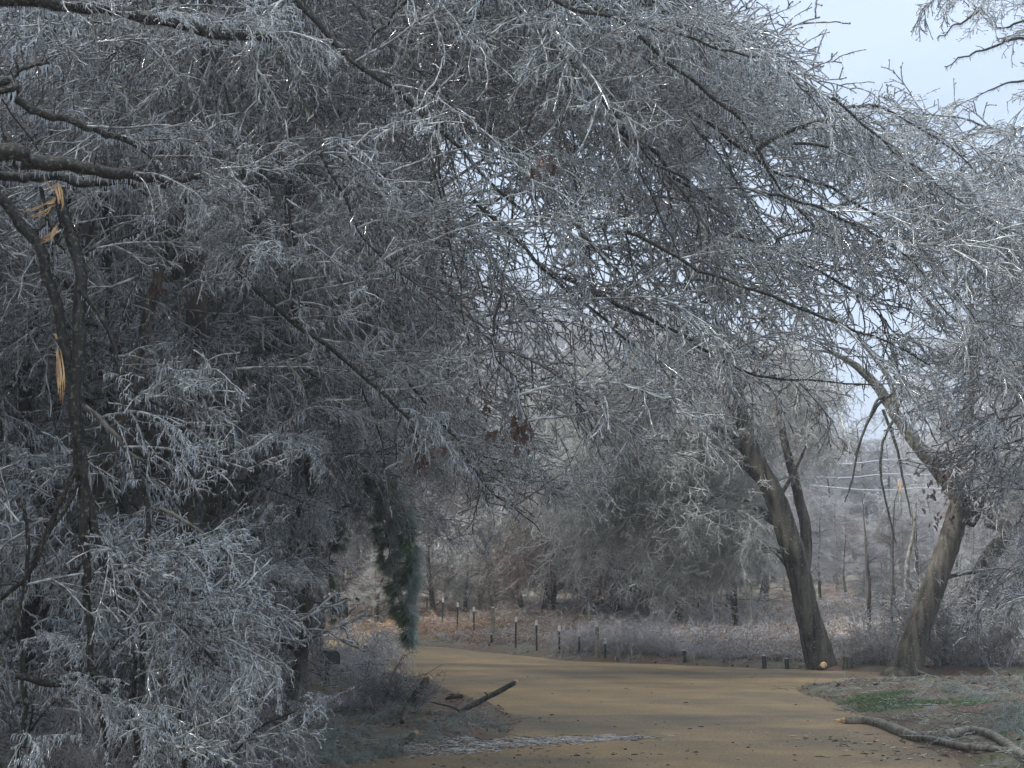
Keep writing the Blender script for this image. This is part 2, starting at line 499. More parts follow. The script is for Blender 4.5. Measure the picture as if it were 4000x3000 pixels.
def fine_spray(seed, mt, L=1.3, droop=0.09, r=0.006, n1=16, n2=10, n3=5):
    g = np.random.default_rng(seed)
    mb = MB()
    P0 = grow(np.zeros((1, 3)), np.array([[1, 0, 0.25]]), np.array([L]), 12, droop, 0.10, g)
    tubes(mb, P0, np.linspace(r * 2.2, r, 13)[None], 4, 0)
    s, d, t = kids(P0, n1, 0.05, 1, 0.5, 1.2, g, 0.7)
    P1 = grow(s, d, L * 0.5 * (0.4 + g.random(len(t))), 7, droop * 1.3, 0.15, g)
    tubes(mb, P1, np.linspace(r, r * 0.7, 8)[None], 3, 0)
    s, d, t = kids(P1, n2, 0.05, 1, 0.5, 1.3, g)
    P2 = grow(s, d, L * 0.17 * (0.4 + g.random(len(t))), 4, droop, 0.25, g)
    tubes(mb, P2, np.linspace(r * 0.7, r * 0.45, 5)[None], 3, 0)
    s, d, t = kids(P2, n3, 0.1, 1, 0.6, 1.4, g)
    P3 = grow(s, d, L * 0.05 * (0.5 + g.random(len(t))), 2, 0.3, 0.3, g)
    tubes(mb, P3, np.linspace(r * 0.6, r * 0.25, 3)[None], 3, 0)
    me = mb.mesh('frosted_branch', [mt]); me['reach'] = float(P0[0, -1, 0]); me['sag'] = float(P0[0, -1, 2]); return me

FINE = [fine_spray(300 + i, M['finetwig']) for i in range(5)]
OLIVE = [fine_spray(320 + i, M['olive'], droop=0.13, n1=18, n2=12) for i in range(5)]
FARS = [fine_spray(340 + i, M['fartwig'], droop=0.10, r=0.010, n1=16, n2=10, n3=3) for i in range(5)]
BROWN = [fine_spray(360 + i, M['browntwig'], droop=0.12, r=0.008, n1=14, n2=9, n3=3) for i in range(3)]

def limb(parent, base, pts, r0, r1, mt, name='limb', n=None, sides=9, rough=0.14, wob=0.007, closed=True, iced=True):
    """a limb through world points, stored relative to its tree's base"""
    pts = np.asarray(pts, float)
    L = np.linalg.norm(np.diff(pts, axis=0), axis=1).sum()
    n = n or int(max(10, min(90, L / 0.09)))
    P = spline(pts, n)
    wv = rng.normal(0, wob, (n - 2, 3)); wv[1:] = wv[1:] * 0.5 + wv[:-1] * 0.5; P[1:-1] += wv
    rad = np.interp(np.linspace(0, 1, n), np.linspace(0, 1, len(r0)) if hasattr(r0, '__len__') else [0, 1],
                    r0 if hasattr(r0, '__len__') else [r0, r1])
    amp = np.minimum(rad * 0.55, 0.012)[:, None] * (1.0 if iced and pts[0][1] < 22 else 0.0)
    ph = rng.uniform(0, 6.28, 3); q = np.linspace(0, L, n)[:, None]
    P = P + amp * (np.sin(q * 7 + ph) + 0.7 * np.sin(q * 17 + 2 * ph)) * np.clip(np.minimum(q, L - q) * 4, 0, 1)
    mb = MB()
    tubes(mb, (P - base)[None], rad[None], sides, 0, closed=closed, rough=rough)
    mats = [mt]
    if iced and pts[0][1] < 26:
        m_ = int(L * 9)
        s, d, t = kids((P - base)[None], m_, 0.03, 1.0, 0.7, 1.5)
        Q = grow(s, d, 0.03 + 0.16 * rng.random(m_) ** 2, 4, 0.06, 0.2)
        tubes(mb, Q, np.linspace(0.005, 0.0035, 5)[None], 4, 0)
        m_ = int(L * 45); s, d, t = kids((P - base)[None], m_, 0.02, 1.0, 1.4, 1.6)
        s = s + np.array([0, 0, -1]) * (np.interp(t, np.linspace(0, 1, n), rad) * 0.9)[:, None]
        ln = (0.02 + 0.06 * rng.random(m_) ** 2)[:, None]; bv = rng.normal(0, 0.12, (m_, 3))
        tubes(mb, np.stack([s, s + ln * (bv * 0.5 + [0, 0, -0.5]), s + ln * (bv + [0, 0, -1.0])], 1), np.array([[0.0040, 0.0028, 0.0005]]), 4, 1)
        mats = [mt, M['icicle']]
    return obj(name, mb.mesh(name, mats), parent), P

def pix(p):
    """photo pixel of a world point"""
    x, y, z = p[0], p[1], p[2] - EYE
    dep = y * CP + z * SP
    return 2000 + FPX * x / dep, 1500 - FPX * (z * CP - y * SP) / dep
def in_poly(x, y, poly):
    c = False; j = len(poly) - 1
    for i in range(len(poly)):
        (xi, yi), (xj, yj) = poly[i], poly[j]
        if (yi > y) != (yj > y) and x < (xj - xi) * (y - yi) / (yj - yi) + xi: c = not c
        j = i
    return c
# openings of the wood: where the branches of the real place leave the view free
OPEN = [([(2700, -400), (2700, 30), (2930, 90), (3070, 270), (3220, 360), (3500, 330), (3600, 420), (3760, 430), (3700, 250), (3560, 160), (3480, -50), (3480, -400)], 0.03),
        ([(3450, -400), (3500, -50), (3600, 180), (3720, 300), (3700, 480), (4100, 700), (4100, -400)], 0.6),
        ([(3240, 1180), (3380, 1120), (3560, 1250), (3600, 1480), (3450, 1560), (3280, 1400), (3160, 1350)], 0.10),
        ([(1380, 2230), (1700, 2190), (2050, 2290), (2400, 2370), (2700, 2390), (3000, 2330), (3700, 2290), (3800, 2660), (4000, 2750), (4000, 3100), (1100, 3060), (1330, 2800), (1300, 2640), (1200, 2560), (1200, 2300)], 0.0),
        ([(1380, 1930), (1680, 1930), (1720, 2560), (1400, 2560)], 0.03, 23),
        ([(2130, 2080), (2300, 1950), (2650, 1700), (3000, 1600), (3100, 2400), (2080, 2400)], 0.04, 26),
        ([(1250, 2050), (1400, 2000), (1480, 2700), (1230, 2600), (1200, 2350)], 0.2),
        ([(1150, 2400), (1390, 2400), (1390, 2680), (1150, 2680)], 0.0, 25),
        ([(1400, 2060), (2080, 2080), (2080, 2600), (1400, 2600)], 0.05, 22),
        ([(580, 1960), (730, 1960), (740, 2340), (590, 2350)], 0.35),
        ([(2960, 1830), (3080, 1850), (3200, 2200), (3270, 2640), (3100, 2640), (3050, 2250)], 0.12),
        ([(2840, 1450), (2930, 1450), (3010, 1850), (2930, 1850)], 0.15),
        ([(3100, 1700), (3400, 1650), (3650, 1750), (3700, 2100), (3560, 2400), (3300, 2400), (3200, 2100)], 0.35),
        ([(3690, 1900), (3810, 1900), (3740, 2300), (3680, 2640), (3490, 2640), (3590, 2250)], 0.03),
        ([(3150, 1330), (3260, 1320), (3760, 1880), (3690, 1960), (3500, 1740)], 0.12),
        ([(3740, 2250), (4000, 1950), (4060, 2050), (3860, 2330), (4000, 2330), (3740, 2430)], 0.2)]
CORE = [(2720, -400), (2730, 10), (2960, 60), (3120, 250), (3380, 340), (3640, 350), (3520, 0), (3500, -400)]
def blocked(p, tol=1.0):
    if p[1] < 0.5: return False
    x, y = pix(p)
    for poly, leak, *dm in OPEN:
        if dm and p[1] > dm[0]: continue
        if in_poly(x, y, poly) and random.random() > leak * tol: return True
    return False
def dress(parent, base, P, count, lib, t0=0.1, t1=1.0, head=0.0, spread=1.0, s0=0.6, s1=1.0, tilt=0.25, name='iced_branch', jit=0.0, free=False):
    """hang sprays along a limb path; each keeps gravity: it only turns about the vertical and tilts a little"""
    N = len(P)
    for k in range(count):
        t = t0 + (t1 - t0) * (k + random.random()) / count
        x = t * (N - 1); i = min(int(x), N - 2); f = x - i
        p = P[i] * (1 - f) + P[i + 1] * f
        if jit: p = p + rng.normal(0, jit, 3)
        for tries in range(6):
            me = random.choice(lib)
            rz = head + random.uniform(-spread, spread) * (1 + 0.15 * tries)
            s = random.uniform(s0, s1) * (1 - 0.09 * tries)
            e = me['reach'] * s
            ty = random.uniform(-tilt * 0.4, tilt)
            dirv = np.array([math.cos(rz) * math.cos(ty), math.sin(rz) * math.cos(ty), -math.sin(ty)])
            if free:
                ok = not any(in_poly(*pix(p + dirv * e * q_ + np.array([0, 0, (me['sag'] + 0.1) * s * q_])), CORE) for q_ in (0.35, 0.7, 1.0))
                if ok: break
                continue
            ok = not blocked(p + np.array([0, 0, -0.05 * s]))
            if ok: ok = not blocked(p + dirv * e * 0.75 + np.array([0, 0, me['sag'] * s - 0.35 * s]))
            if ok: ok = not blocked(p + dirv * e * 0.5 + np.array([0, 0, -0.02 * e]))
            if ok: ok = not blocked(p + dirv * e * 0.9 + np.array([0, 0, me['sag'] * s]))
            if ok: ok = not blocked(p + dirv * e * 0.6 + np.array([0, 0, (me['sag'] - 0.35) * s * 0.8]))
            if ok: break
        if not ok: continue
        obj(name, me, parent, p - base, (random.uniform(-0.2, 0.2), ty, rz), s)

# ------------------------------------------------------------------ the overhanging iced trees of the foreground
counts = {}
def put_limb(tree, base, pxs, d0, d1, w0, w1, mt, nsp, **kw):
    ds = np.linspace(d0, d1, len(pxs))
    pts = [Pt(x, y, d) for (x, y), d in zip(pxs, ds)]
    r0 = w0 / 2 / FPX * d0; r1 = w1 / 2 / FPX * d1
    o, P = limb(tree, base, pts, r0, r1, mt)
    if nsp: dress(tree, base, P, nsp, SPRAY, **kw)
    return P

# 1 dark limbed tree just outside the left edge
b1 = np.array([-5.6, 9.6, 0.0]); b1[2] = gz(b1[0], b1[1]) - 0.05
T1 = thing('iced_tree', 'dark wet tree at the left edge whose thick black limbs cross the upper left corner', 'tree', b1)
limb(T1, b1, [b1, b1 + (0.1, 0.1, 2.5), b1 + (0.3, 0, 5), b1 + (0.2, 0.2, 8)], 0.2, 0.12, M['bark'], 'trunk', iced=False, sides=12)
J = lambda z: tuple(b1 + np.array([0.25, 0.05, z]))
def from_trunk(z, pxs, d0, d1, w0, w1, nsp, **kw):
    ds = np.linspace(d0, d1, len(pxs))
    pts = [J(z)] + [Pt(x, y, d) for (x, y), d in zip(pxs, ds)]
    o, P = limb(T1, b1, pts, w0 / 2 / FPX * d0 * 1.15, w1 / 2 / FPX * d1, M['bark'])
    if nsp: dress(T1, b1, P, nsp, SPRAY, **kw)
from_trunk(5.6, [(-100, 0), (200, 12), (420, 35), (620, 80), (830, 130), (1060, 150)], 9.2, 9.8, 62, 42, 8, t0=0.3, spread=1.3, s0=0.4, s1=0.7)
from_trunk(4.9, [(-60, 330), (50, 390), (170, 440), (300, 490), (430, 520), (560, 590), (640, 690), (740, 800)], 9.0, 9.6, 40, 16, 6, t0=0.5, s0=0.4, s1=0.7)
from_trunk(4.6, [(-60, 600), (100, 625), (260, 650), (440, 668), (600, 702), (700, 705), (780, 690)], 8.9, 9.3, 72, 26, 3, t0=0.6, s0=0.4, s1=0.6)
from_trunk(4.5, [(-60, 690), (120, 695), (300, 705), (480, 712), (560, 745), (680, 830), (820, 960), (1000, 1130), (1200, 1300), (1460, 1500), (1600, 1640)], 9.3, 10.6, 36, 14, 18, t0=0.3, s0=0.45, s1=0.8, spread=1.4)
from_trunk(4.95, [(-40, 370), (40, 300), (110, 262), (190, 246)], 8.9, 9.1, 28, 14, 0)

# 2 broken tree top hanging upside down at the left
b2 = Pt(325, 2900, 9.2); b2[2] = gz(b2[0], b2[1])
T2 = thing('broken_treetop', 'snapped tree top hanging upside down at the left with pale torn wood and mossy bark', 'tree top', b2)
def hang(pxs, w, d0=9.1, d1=9.3, nsp=0, mt='bark', name='limb', **kw):
    ds = np.linspace(d0, d1, len(pxs))
    pts = [Pt(x, y, d) for (x, y), d in zip(pxs, ds)]
    ww = [q / 2 / FPX * d0 for q in w]
    o, P = limb(T2, b2, pts, ww, None, M[mt], name)
    if nsp: dress(T2, b2, P, nsp, SPRAY, **kw)
    return P
hang([(-60, 700), (60, 850), (150, 960), (200, 1130), (250, 1330), (285, 1500), (300, 1700), (315, 1880)], [44, 46, 42, 44, 40])
hang([(238, 735), (262, 850), (300, 950), (312, 1100), (308, 1300), (300, 1500), (300, 1700), (318, 1860), (345, 1990), (385, 2120), (410, 2240), (470, 2300), (560, 2370), (660, 2400), (760, 2480), (850, 2600)],
     [40, 52, 50, 54, 50, 44, 34, 30, 26, 18, 12], nsp=8, t0=0.6, s0=0.5, s1=0.8)
hang([(300, 1700), (330, 1900), (325, 2080), (345, 2300), (355, 2500), (375, 2700), (420, 2920)], [44, 36, 30, 28, 22], nsp=4, t0=0.4, s0=0.5, s1=0.8)
hang([(385, 2120), (440, 2300), (500, 2420), (525, 2560), (515, 2760), (450, 2960)], [26, 22, 20, 16], nsp=4, t0=0.4, s0=0.5, s1=0.8)
hang([(560, 1900), (575, 2080), (540, 2300), (560, 2520), (530, 2760), (545, 2980)], [16, 22, 24, 24, 26], nsp=3, t0=0.2, s0=0.4, s1=0.7)
hang([(90, 1960), (110, 2200), (70, 2420), (95, 2700), (60, 2980)], [14, 18, 20, 22], nsp=3, t0=0.2, s0=0.4, s1=0.7)
hang([(690, 2250), (700, 2420), (735, 2600), (700, 2800), (720, 3000)], [12, 16, 18, 20], nsp=3, t0=0.2, s0=0.4, s1=0.7)
hang([(60, 2640), (160, 2660), (250, 2670), (330, 2660)], [26, 30, 26, 20], nsp=2, s0=0.3, s1=0.5)
hang([(310, 1130), (370, 1210), (420, 1290), (450, 1380), (470, 1470), (550, 1540), (660, 1600)], [22, 20, 18, 14], nsp=4, t0=0.4, s0=0.5, s1=0.9)
hang([(330, 1590), (420, 1660), (480, 1740), (560, 1800)], [24, 20, 14], nsp=2, mt='palebark')
hang([(300, 1820), (240, 1960), (170, 2120), (90, 2260), (0, 2350), (-60, 2460)], [26, 22, 16], nsp=5, t0=0.4, head=2.6)
hang([(310, 1880), (250, 2000), (150, 2150), (100, 2300), (40, 2500)], [18, 14, 10], nsp=4, head=2.2)
hang([(160, 730), (185, 850), (180, 880), (150, 900)], [18, 14, 10])
hang([(185, 850), (210, 930), (255, 990)], [14, 12, 8])
hang([(345, 980), (430, 950), (540, 910), (650, 860)], [14, 12, 8], nsp=2, s0=0.3, s1=0.6)
# torn wood: splinters and stripped faces
def splinter(parent, base, a, b_, w0, w1, name='splinter', d=9.05, mt=None):
    """a torn bundle of long wood fibres with ragged pointed ends"""
    p0 = Pt(*a, d); p1 = Pt(*b_, d - 0.05)
    side = norm(np.cross(p1 - p0, [0, 1, 0])); L = np.linalg.norm(p1 - p0)
    mb = MB(); k = max(3, int(max(w0, w1) / 3.2))
    for j in range(k):
        u = (j + 0.5) / k - 0.5
        W0 = w0 / FPX * d; W1 = w1 / FPX * d
        e0 = rng.uniform(-0.12, 0.10); e1 = rng.uniform(0.78, 1.12)
        q0 = p0 + (p1 - p0) * e0 + side * u * W0 + rng.normal(0, 0.002, 3)
        q1 = p0 + (p1 - p0) * e1 + side * u * W1 + rng.normal(0, 0.004, 3)
        mid = (q0 + q1) / 2 + np.array([0.01, 0, -0.012]) + rng.normal(0, 0.05 * min(L, 0.15), 3)
        P = spline([q0, mid, q1], 9) - base
        r = max(W0, W1) / k * 0.62
        tubes(mb, P[None], (r * np.array([0.25, 0.8, 1, 1.05, 0.95, 0.9, 0.7, 0.45, 0.1]))[None], 4, 0, rough=0.5)
    return obj(name, mb.mesh(name, [mt or M['wood']], smooth=False), parent)
splinter(T2, b2, (218, 715), (235, 800), 26, 10)
splinter(T2, b2, (238, 730), (246, 830), 14, 3)
splinter(T2, b2, (170, 690), (208, 745), 3, 7)
splinter(T2, b2, (205, 800), (115, 845), 14, 2)
splinter(T2, b2, (195, 785), (78, 828), 8, 1)
splinter(T2, b2, (215, 770), (180, 800), 18, 4)
splinter(T2, b2, (222, 885), (155, 942), 14, 24)
splinter(T2, b2, (226, 1375), (236, 1560), 22, 26)
splinter(T2, b2, (212, 1300), (212, 1325), 6, 3)

# 3 tall trees inside the left wood whose ice-bent crowns arch over the road
sky_x = [0, 2600, 2750, 3000, 3150, 3300, 3550, 3800, 4100]
sky_y = [-300, -200, 110, 240, 380, 480, 520, 600, 680]
bot_x = [0, 1100, 1300, 1500, 2050, 2300, 2600, 3000, 3400, 3700, 4100]
bot_y = [2500, 2450, 2150, 2000, 1850, 1650, 1480, 1330, 1150, 1150, 1100]
def canopy_tree(label, bpx, d, trunk_px, w, nl, nsp, x0, x1, dr, seed, start, mt='bark2', ypow=1.0, lw=20, s0=0.55, s1=1.0, vis=True):
    g = np.random.default_rng(seed)
    base = Pt(bpx, 2500, d); base[2] = gz(base[0], base[1]) - 0.1
    T = thing('iced_tree', label, 'tree', base)
    pts = [base] + [Pt(x, y, d) for x, y in trunk_px]
    limb(T, base, pts, w / 2 / FPX * d, w * 0.5 / 2 / FPX * d, M[mt], 'trunk', iced=False, sides=14, wob=0.02)
    top = len(trunk_px)
    for k in range(nl):
        ex = x0 + (x1 - x0) * ((k + 0.5) / nl) + g.normal(0, 60)
        ylo = np.interp(ex, sky_x, sky_y); yhi = np.interp(ex, bot_x, bot_y)
        ey = ylo + (yhi - ylo) * ((k * 0.618 + g.random() * 0.25) % 1.0) ** ypow
        sx, sy = start[k % len(start)]
        dd = dr[0] + (dr[1] - dr[0]) * ((k * 0.382 + 0.13) % 1.0)
        sp_ = Pt(sx + g.normal(0, 50), sy + g.normal(0, 80), d * 0.6 + dd * 0.4)
        ep = Pt(ex, ey, dd)
        L = np.linalg.norm(ep - sp_)
        if blocked(ep) or blocked(ep * 0.6 + sp_ * 0.4 + np.array([0, 0, 0.14 * L])) or blocked(ep * 0.8 + sp_ * 0.2 + np.array([0, 0, 0.1 * L])): continue
        m1 = sp_ * 0.67 + ep * 0.33 + np.array([0, 0, 0.17 * L]) + g.normal(0, 0.12, 3)
        m2 = sp_ * 0.30 + ep * 0.70 + np.array([0, 0, 0.13 * L]) + g.normal(0, 0.12, 3)
        q = Pt(*trunk_px[min(top - 1, max(0, int(g.integers(top - 2, top))))], d)
        o, P = limb(T, base, [q * 0.5 + sp_ * 0.5, sp_, m1, m2, ep], lw / 2 / FPX * 11, 5 / 2 / FPX * 11,
                    M['bark'] if k % 3 else M['bark2'], wob=0.02, sides=6)
        dx = ep[0] - sp_[0]
        dress(T, base, P, nsp, MIXED, t0=0.22, t1=1.0, head=0.0 if dx > -0.5 else math.pi, spread=0.95, s0=s0, s1=s1, tilt=0.95)
    return T
canopy_tree('tall iced tree in the left wood whose arched limbs reach farthest right against the sky', 620, 13.5,
            [(640, 2300), (660, 2000), (740, 1500), (780, 1000), (800, 400), (900, -300), (1100, -900)], 120,
            19, 5, 1800, 3500, (10, 13), 11, [(1900, -250), (2300, -350), (1500, -200)], lw=30)
canopy_tree('tall iced tree in the left wood whose crown fills the top centre of the picture', 860, 16,
            [(850, 2300), (830, 1900), (900, 1400), (1000, 800), (1050, 200), (1100, -500)], 80,
            20, 5, 1500, 3200, (11.5, 15), 12, [(1400, -300), (1900, -300), (2400, -200)], lw=30)
canopy_tree('iced tree whose twig crown hangs over the left half, above the black limbs', 330, 12.5,
            [(330, 2300), (420, 1800), (560, 1300), (700, 700), (800, 100), (900, -500)], 60,
            14, 7, 200, 2300, (10, 12.5), 13, [(300, -300), (900, -300), (1400, -250)], lw=24)
canopy_tree('iced tree behind the broken top, thin stem leaning right among grey twigs', 560, 17,
            [(560, 2200), (620, 1700), (640, 1200), (620, 600), (640, -200)], 60,
            16, 6, 0, 1700, (13.5, 17), 14, [(300, -100), (800, -100), (1200, 0)], lw=24)
canopy_tree('slim iced tree right of the brown trunk with drooping limbs over the verge', 1010, 19,
            [(1010, 2300), (1000, 1900), (1060, 1500), (1120, 900), (1150, 200), (1200, -300)], 55,
            20, 5, 1200, 2900, (15, 19), 15, [(1300, -200), (1700, -150), (2200, -100)], lw=26, s0=0.8, s1=1.3)

canopy_tree('iced tree further in, whose fine crown closes the middle of the arch', 1180, 22,
            [(1180, 2200), (1190, 1700), (1260, 1100), (1350, 500), (1400, -200)], 50,
            20, 5, 1700, 2900, (17, 23), 16, [(1700, 0), (2100, 100), (2400, 0)], lw=22, s0=1.1, s1=1.7, ypow=0.85)
# limbs of these crowns that show dark against the iced twigs
bpy.context.view_layer.update()
CT = [o for o in C.objects if o.get('label', '') and o['label'].startswith(('tall iced tree in', 'iced tree whose'))]
for k, (ti, pxs, w, nsp, fr) in enumerate([
        (0, [(3250, 380), (3420, 520), (3600, 680), (3780, 800), (3950, 950)], (13, 5), 9, 1),
        (2, [(1150, 0), (1250, 100), (1400, 250), (1500, 330), (1650, 430), (1790, 575), (1890, 690), (2000, 790), (2120, 860)], (28, 10), 5, 0),
        (1, [(1980, -80), (2040, 50), (2130, 130), (2250, 250), (2350, 400), (2450, 520), (2560, 640), (2680, 700)], (20, 10), 6, 0),
        (1, [(2200, 230), (2300, 350), (2400, 450), (2480, 560), (2560, 600), (2640, 690), (2780, 780)], (30, 12), 5, 0),
        (0, [(1900, -150), (2200, 20), (2330, 60), (2500, 90), (2650, 130), (2800, 185), (2920, 215), (3020, 235), (3110, 320), (3170, 380)], (20, 6), 9, 1),
        (0, [(2400, 60), (2600, 230), (2750, 350), (2900, 480), (2990, 640), (3060, 760), (3180, 880), (3300, 960)], (20, 7), 8, 1),
        (0, [(2950, 600), (3060, 525), (3180, 480), (3290, 425), (3380, 410), (3500, 450), (3620, 520), (3740, 600), (3860, 740)], (20, 6), 9, 1),
        (0, [(2700, 430), (2900, 590), (3060, 680), (3200, 720), (3350, 790), (3500, 880), (3620, 1000), (3750, 1150), (3850, 1320)], (18, 6), 9, 1),
        (0, [(3000, 760), (3150, 800), (3320, 860), (3480, 960), (3620, 1100), (3740, 1260)], (14, 5), 8, 1),
        (0, [(3100, 560), (3300, 600), (3500, 700), (3680, 860), (3820, 1060)], (14, 5), 9, 1),
        (1, [(2800, 900), (3000, 960), (3200, 1060), (3380, 1180), (3520, 1320)], (13, 5), 7, 1),
        (1, [(2200, 1080), (2380, 1180), (2550, 1250), (2700, 1330), (2850, 1425), (3000, 1470), (3200, 1490), (3420, 1505)], (20, 6), 6, 1),
        (1, [(2450, 900), (2650, 1010), (2850, 1100), (3100, 1190), (3300, 1270), (3500, 1350), (3650, 1440)], (18, 6), 6, 1),
        (2, [(1850, 780), (2000, 920), (2150, 1080), (2300, 1200), (2450, 1330), (2600, 1460), (2720, 1600)], (18, 6), 6, 0),
        (2, [(1480, 1200), (1430, 1370), (1410, 1480), (1440, 1600), (1480, 1720), (1510, 1850), (1530, 2000)], (13, 6), 3, 0),
        (2, [(1600, 1500), (1760, 1700), (1850, 1850), (1950, 1950), (2080, 2040)], (12, 5), 4, 0),
        (1, [(1960, 1150), (1930, 1350), (1945, 1420), (2010, 1480), (2040, 1570), (2070, 1660)], (11, 5), 2, 0),
        (1, [(2100, -80), (1910, -20), (1880, 50), (1800, 90), (1720, 112)], (26, 16), 1, 0),
        (2, [(1640, -60), (1540, 60), (1480, 120), (1420, 190)], (22, 16), 1, 0),
        (2, [(1100, 560), (1110, 700), (1135, 850), (1150, 1000), (1130, 1150)], (15, 8), 2, 0),
        (2, [(1250, 600), (1330, 740), (1400, 900), (1500, 1020), (1640, 1120)], (13, 7), 3, 0),
        (2, [(1000, 560), (1100, 640), (1240, 690), (1400, 700), (1560, 660)], (11, 6), 3, 0)]):
    T = CT[ti]; base = np.array(T.location)
    dd = 10.2 + (k % 4) * 0.35
    pts = [Pt(x, y, dd + 0.05 * j) for j, (x, y) in enumerate(pxs)]
    _, P = limb(T, base, pts, w[0] / 2 / FPX * dd, w[1] / 2 / FPX * dd, M['bark'], wob=0.012, sides=7)
    dress(T, base, P, nsp + 2, MIXED, t0=0.12, head=0.1, spread=1.0, s0=0.35 if fr else 0.5, s1=0.6 if fr else 0.85, tilt=0.85, free=bool(fr))
for pxs, w in (([(620, 1985), (700, 2020), (780, 2080), (850, 2140), (915, 2190), (935, 2260), (925, 2310)], (18, 9)), ([(1120, 1420), (1180, 1500), (1190, 1600), (1100, 1660), (980, 1700), (860, 1750)], (12, 6))):
    T = CT[2]; base = np.array(T.location); _, P = limb(T, base, [Pt(x, y, 10.6) for x, y in pxs], w[0] / 2 / FPX * 10.6, w[1] / 2 / FPX * 10.6, M['palebark'], sides=7)
    dress(T, base, P, 3, SPRAY, t0=0.3, s0=0.4, s1=0.6)

# ------------------------------------------------------------------ generic wood trees dressed with sprays
def wood_tree(label, px, d, h, seed, nl=14, nsp=5, lib=None, s0=0.9, s1=1.5, lean=(0, 0), w=0.11, zlo=0.12, reach=2.2, mt='bark2',
              group=None, head=None, cat='tree', name='iced_tree', pyb=2500, lmt='bark', up=0.5, lname='iced_branch'):
    g = np.random.default_rng(seed); random.seed(seed)
    base = Pt(px, pyb, d); base[2] = gz(base[0], base[1]) - 0.08
    T = thing(name, label, cat, base, group)
    tip = base + np.array([lean[0], lean[1], h])
    pts = [base]
    for f in (0.25, 0.5, 0.75):
        pts.append(base + (tip - base) * f + np.array([g.normal(0, 0.03 * h), g.normal(0, 0.03 * h), 0]) - np.array([lean[0], lean[1], 0]) * f * (1 - f) * 0.8)
    pts.append(tip)
    _, TP = limb(T, base, pts, w, w * 0.25, M[mt], 'trunk', iced=False, sides=11, wob=0.006, n=40)
    for k in range(nl):
        f = zlo + (0.98 - zlo) * (k + g.random()) / nl
        p = TP[min(39, int(f * 39))]
        a = g.uniform(0, 2 * math.pi) if head is None else head + g.uniform(-1.3, 1.3)
        L = reach * (0.5 + 0.6 * g.random()) * (1.15 - 0.6 * f)
        P = grow(p[None], np.array([[math.cos(a), math.sin(a), up]]), np.array([L]), 8, 0.11, 0.10, g)[0]
        if blocked(P[-1]) or blocked(P[5]): continue
        _, LP = limb(T, base, P, w * 0.35 * (1.2 - f), 0.008, M[lmt], iced=False, wob=0.01, sides=5, n=12, closed=False)
        dress(T, base, LP, nsp, lib, t0=0.15, t1=1.0, head=a, spread=1.1, s0=s0, s1=s1, tilt=0.6, name=lname)
    return T, TP

rows = [(70, 13.5, 8, 'mossy'), (250, 15, 9, 'crooked'), (470, 14.5, 8, 'slender'), (740, 16, 9, 'forked'), (930, 18, 9.5, 'leaning'), (1130, 19, 9, 'drooping'),
        (150, 20, 11, 'a'), (380, 22, 12, 'b'), (620, 21, 12, 'c'), (850, 24, 12, 'd'), (1060, 25, 12, 'e'), (1180, 29, 13, 'f')]
words = ['iced tree nearest the left edge among grey twigs behind the broken top', 'crooked iced tree just behind the hanging broken top',
         'iced tree between the broken top and the thick brown trunk', 'iced tree behind the thick brown trunk in the left wood',
         'iced tree left of the gap where the mailbox stands', 'drooping iced tree rising beside the mailbox']
for i, (px, d, h, wd) in enumerate(rows):
    front = i < 6
    wood_tree(words[i] if front else 'grey iced tree deep in the left wood, hidden by nearer twigs', px, d, h, 500 + i,
              nl=15, nsp=5, lib=SPRAY if front else FINE, s0=0.8 if front else 1.3, s1=1.3 if front else 2.1,
              w=0.09 if front else 0.13, reach=1.9 if front else 2.8, group=None if front else 'iced trees deep in the left wood',
              mt='bark2' if i % 2 else 'bark', lname='iced_branch')

# iced saplings and bowed shrubs filling the lower left
shr = [(-40, 3250, 10.5, 1.9), (160, 3250, 11.5, 1.8), (520, 3230, 11.0, 1.7), (760, 3200, 11.5, 1.9), (950, 3120, 12.8, 1.6), (300, 3050, 13.0, 2.3), (640, 3000, 14, 2.4),
       (860, 2900, 15.0, 2.6), (1080, 2880, 16.5, 2.3), (80, 2950, 14, 2.5), (460, 2880, 16, 2.8), (1180, 2800, 19, 2.0), (1000, 2720, 20, 2.9), (760, 2750, 19, 3.2)]
shl = ['bowed iced shrub in the bottom left corner', 'low iced shrub at the foot of the hanging stems, left side', 'low iced shrub right of the hanging stems at the bottom edge',
       'iced shrub at the bottom edge left of the fallen brush', 'iced shrub spilling onto the verge at the bottom edge', 'iced sapling clump between the two hanging stems',
       'iced sapling clump under the brown trunk', 'arching iced shrub right of the brown trunk', 'arching iced shrub whose tips reach the brush pile', 'tall iced shrub behind the left edge stems',
       'tall iced shrub behind the hanging stems', 'iced shrub in front of the black mailbox', 'tall arching iced shrub left of the mailbox', 'tall iced shrub in front of the brown trunk foot']
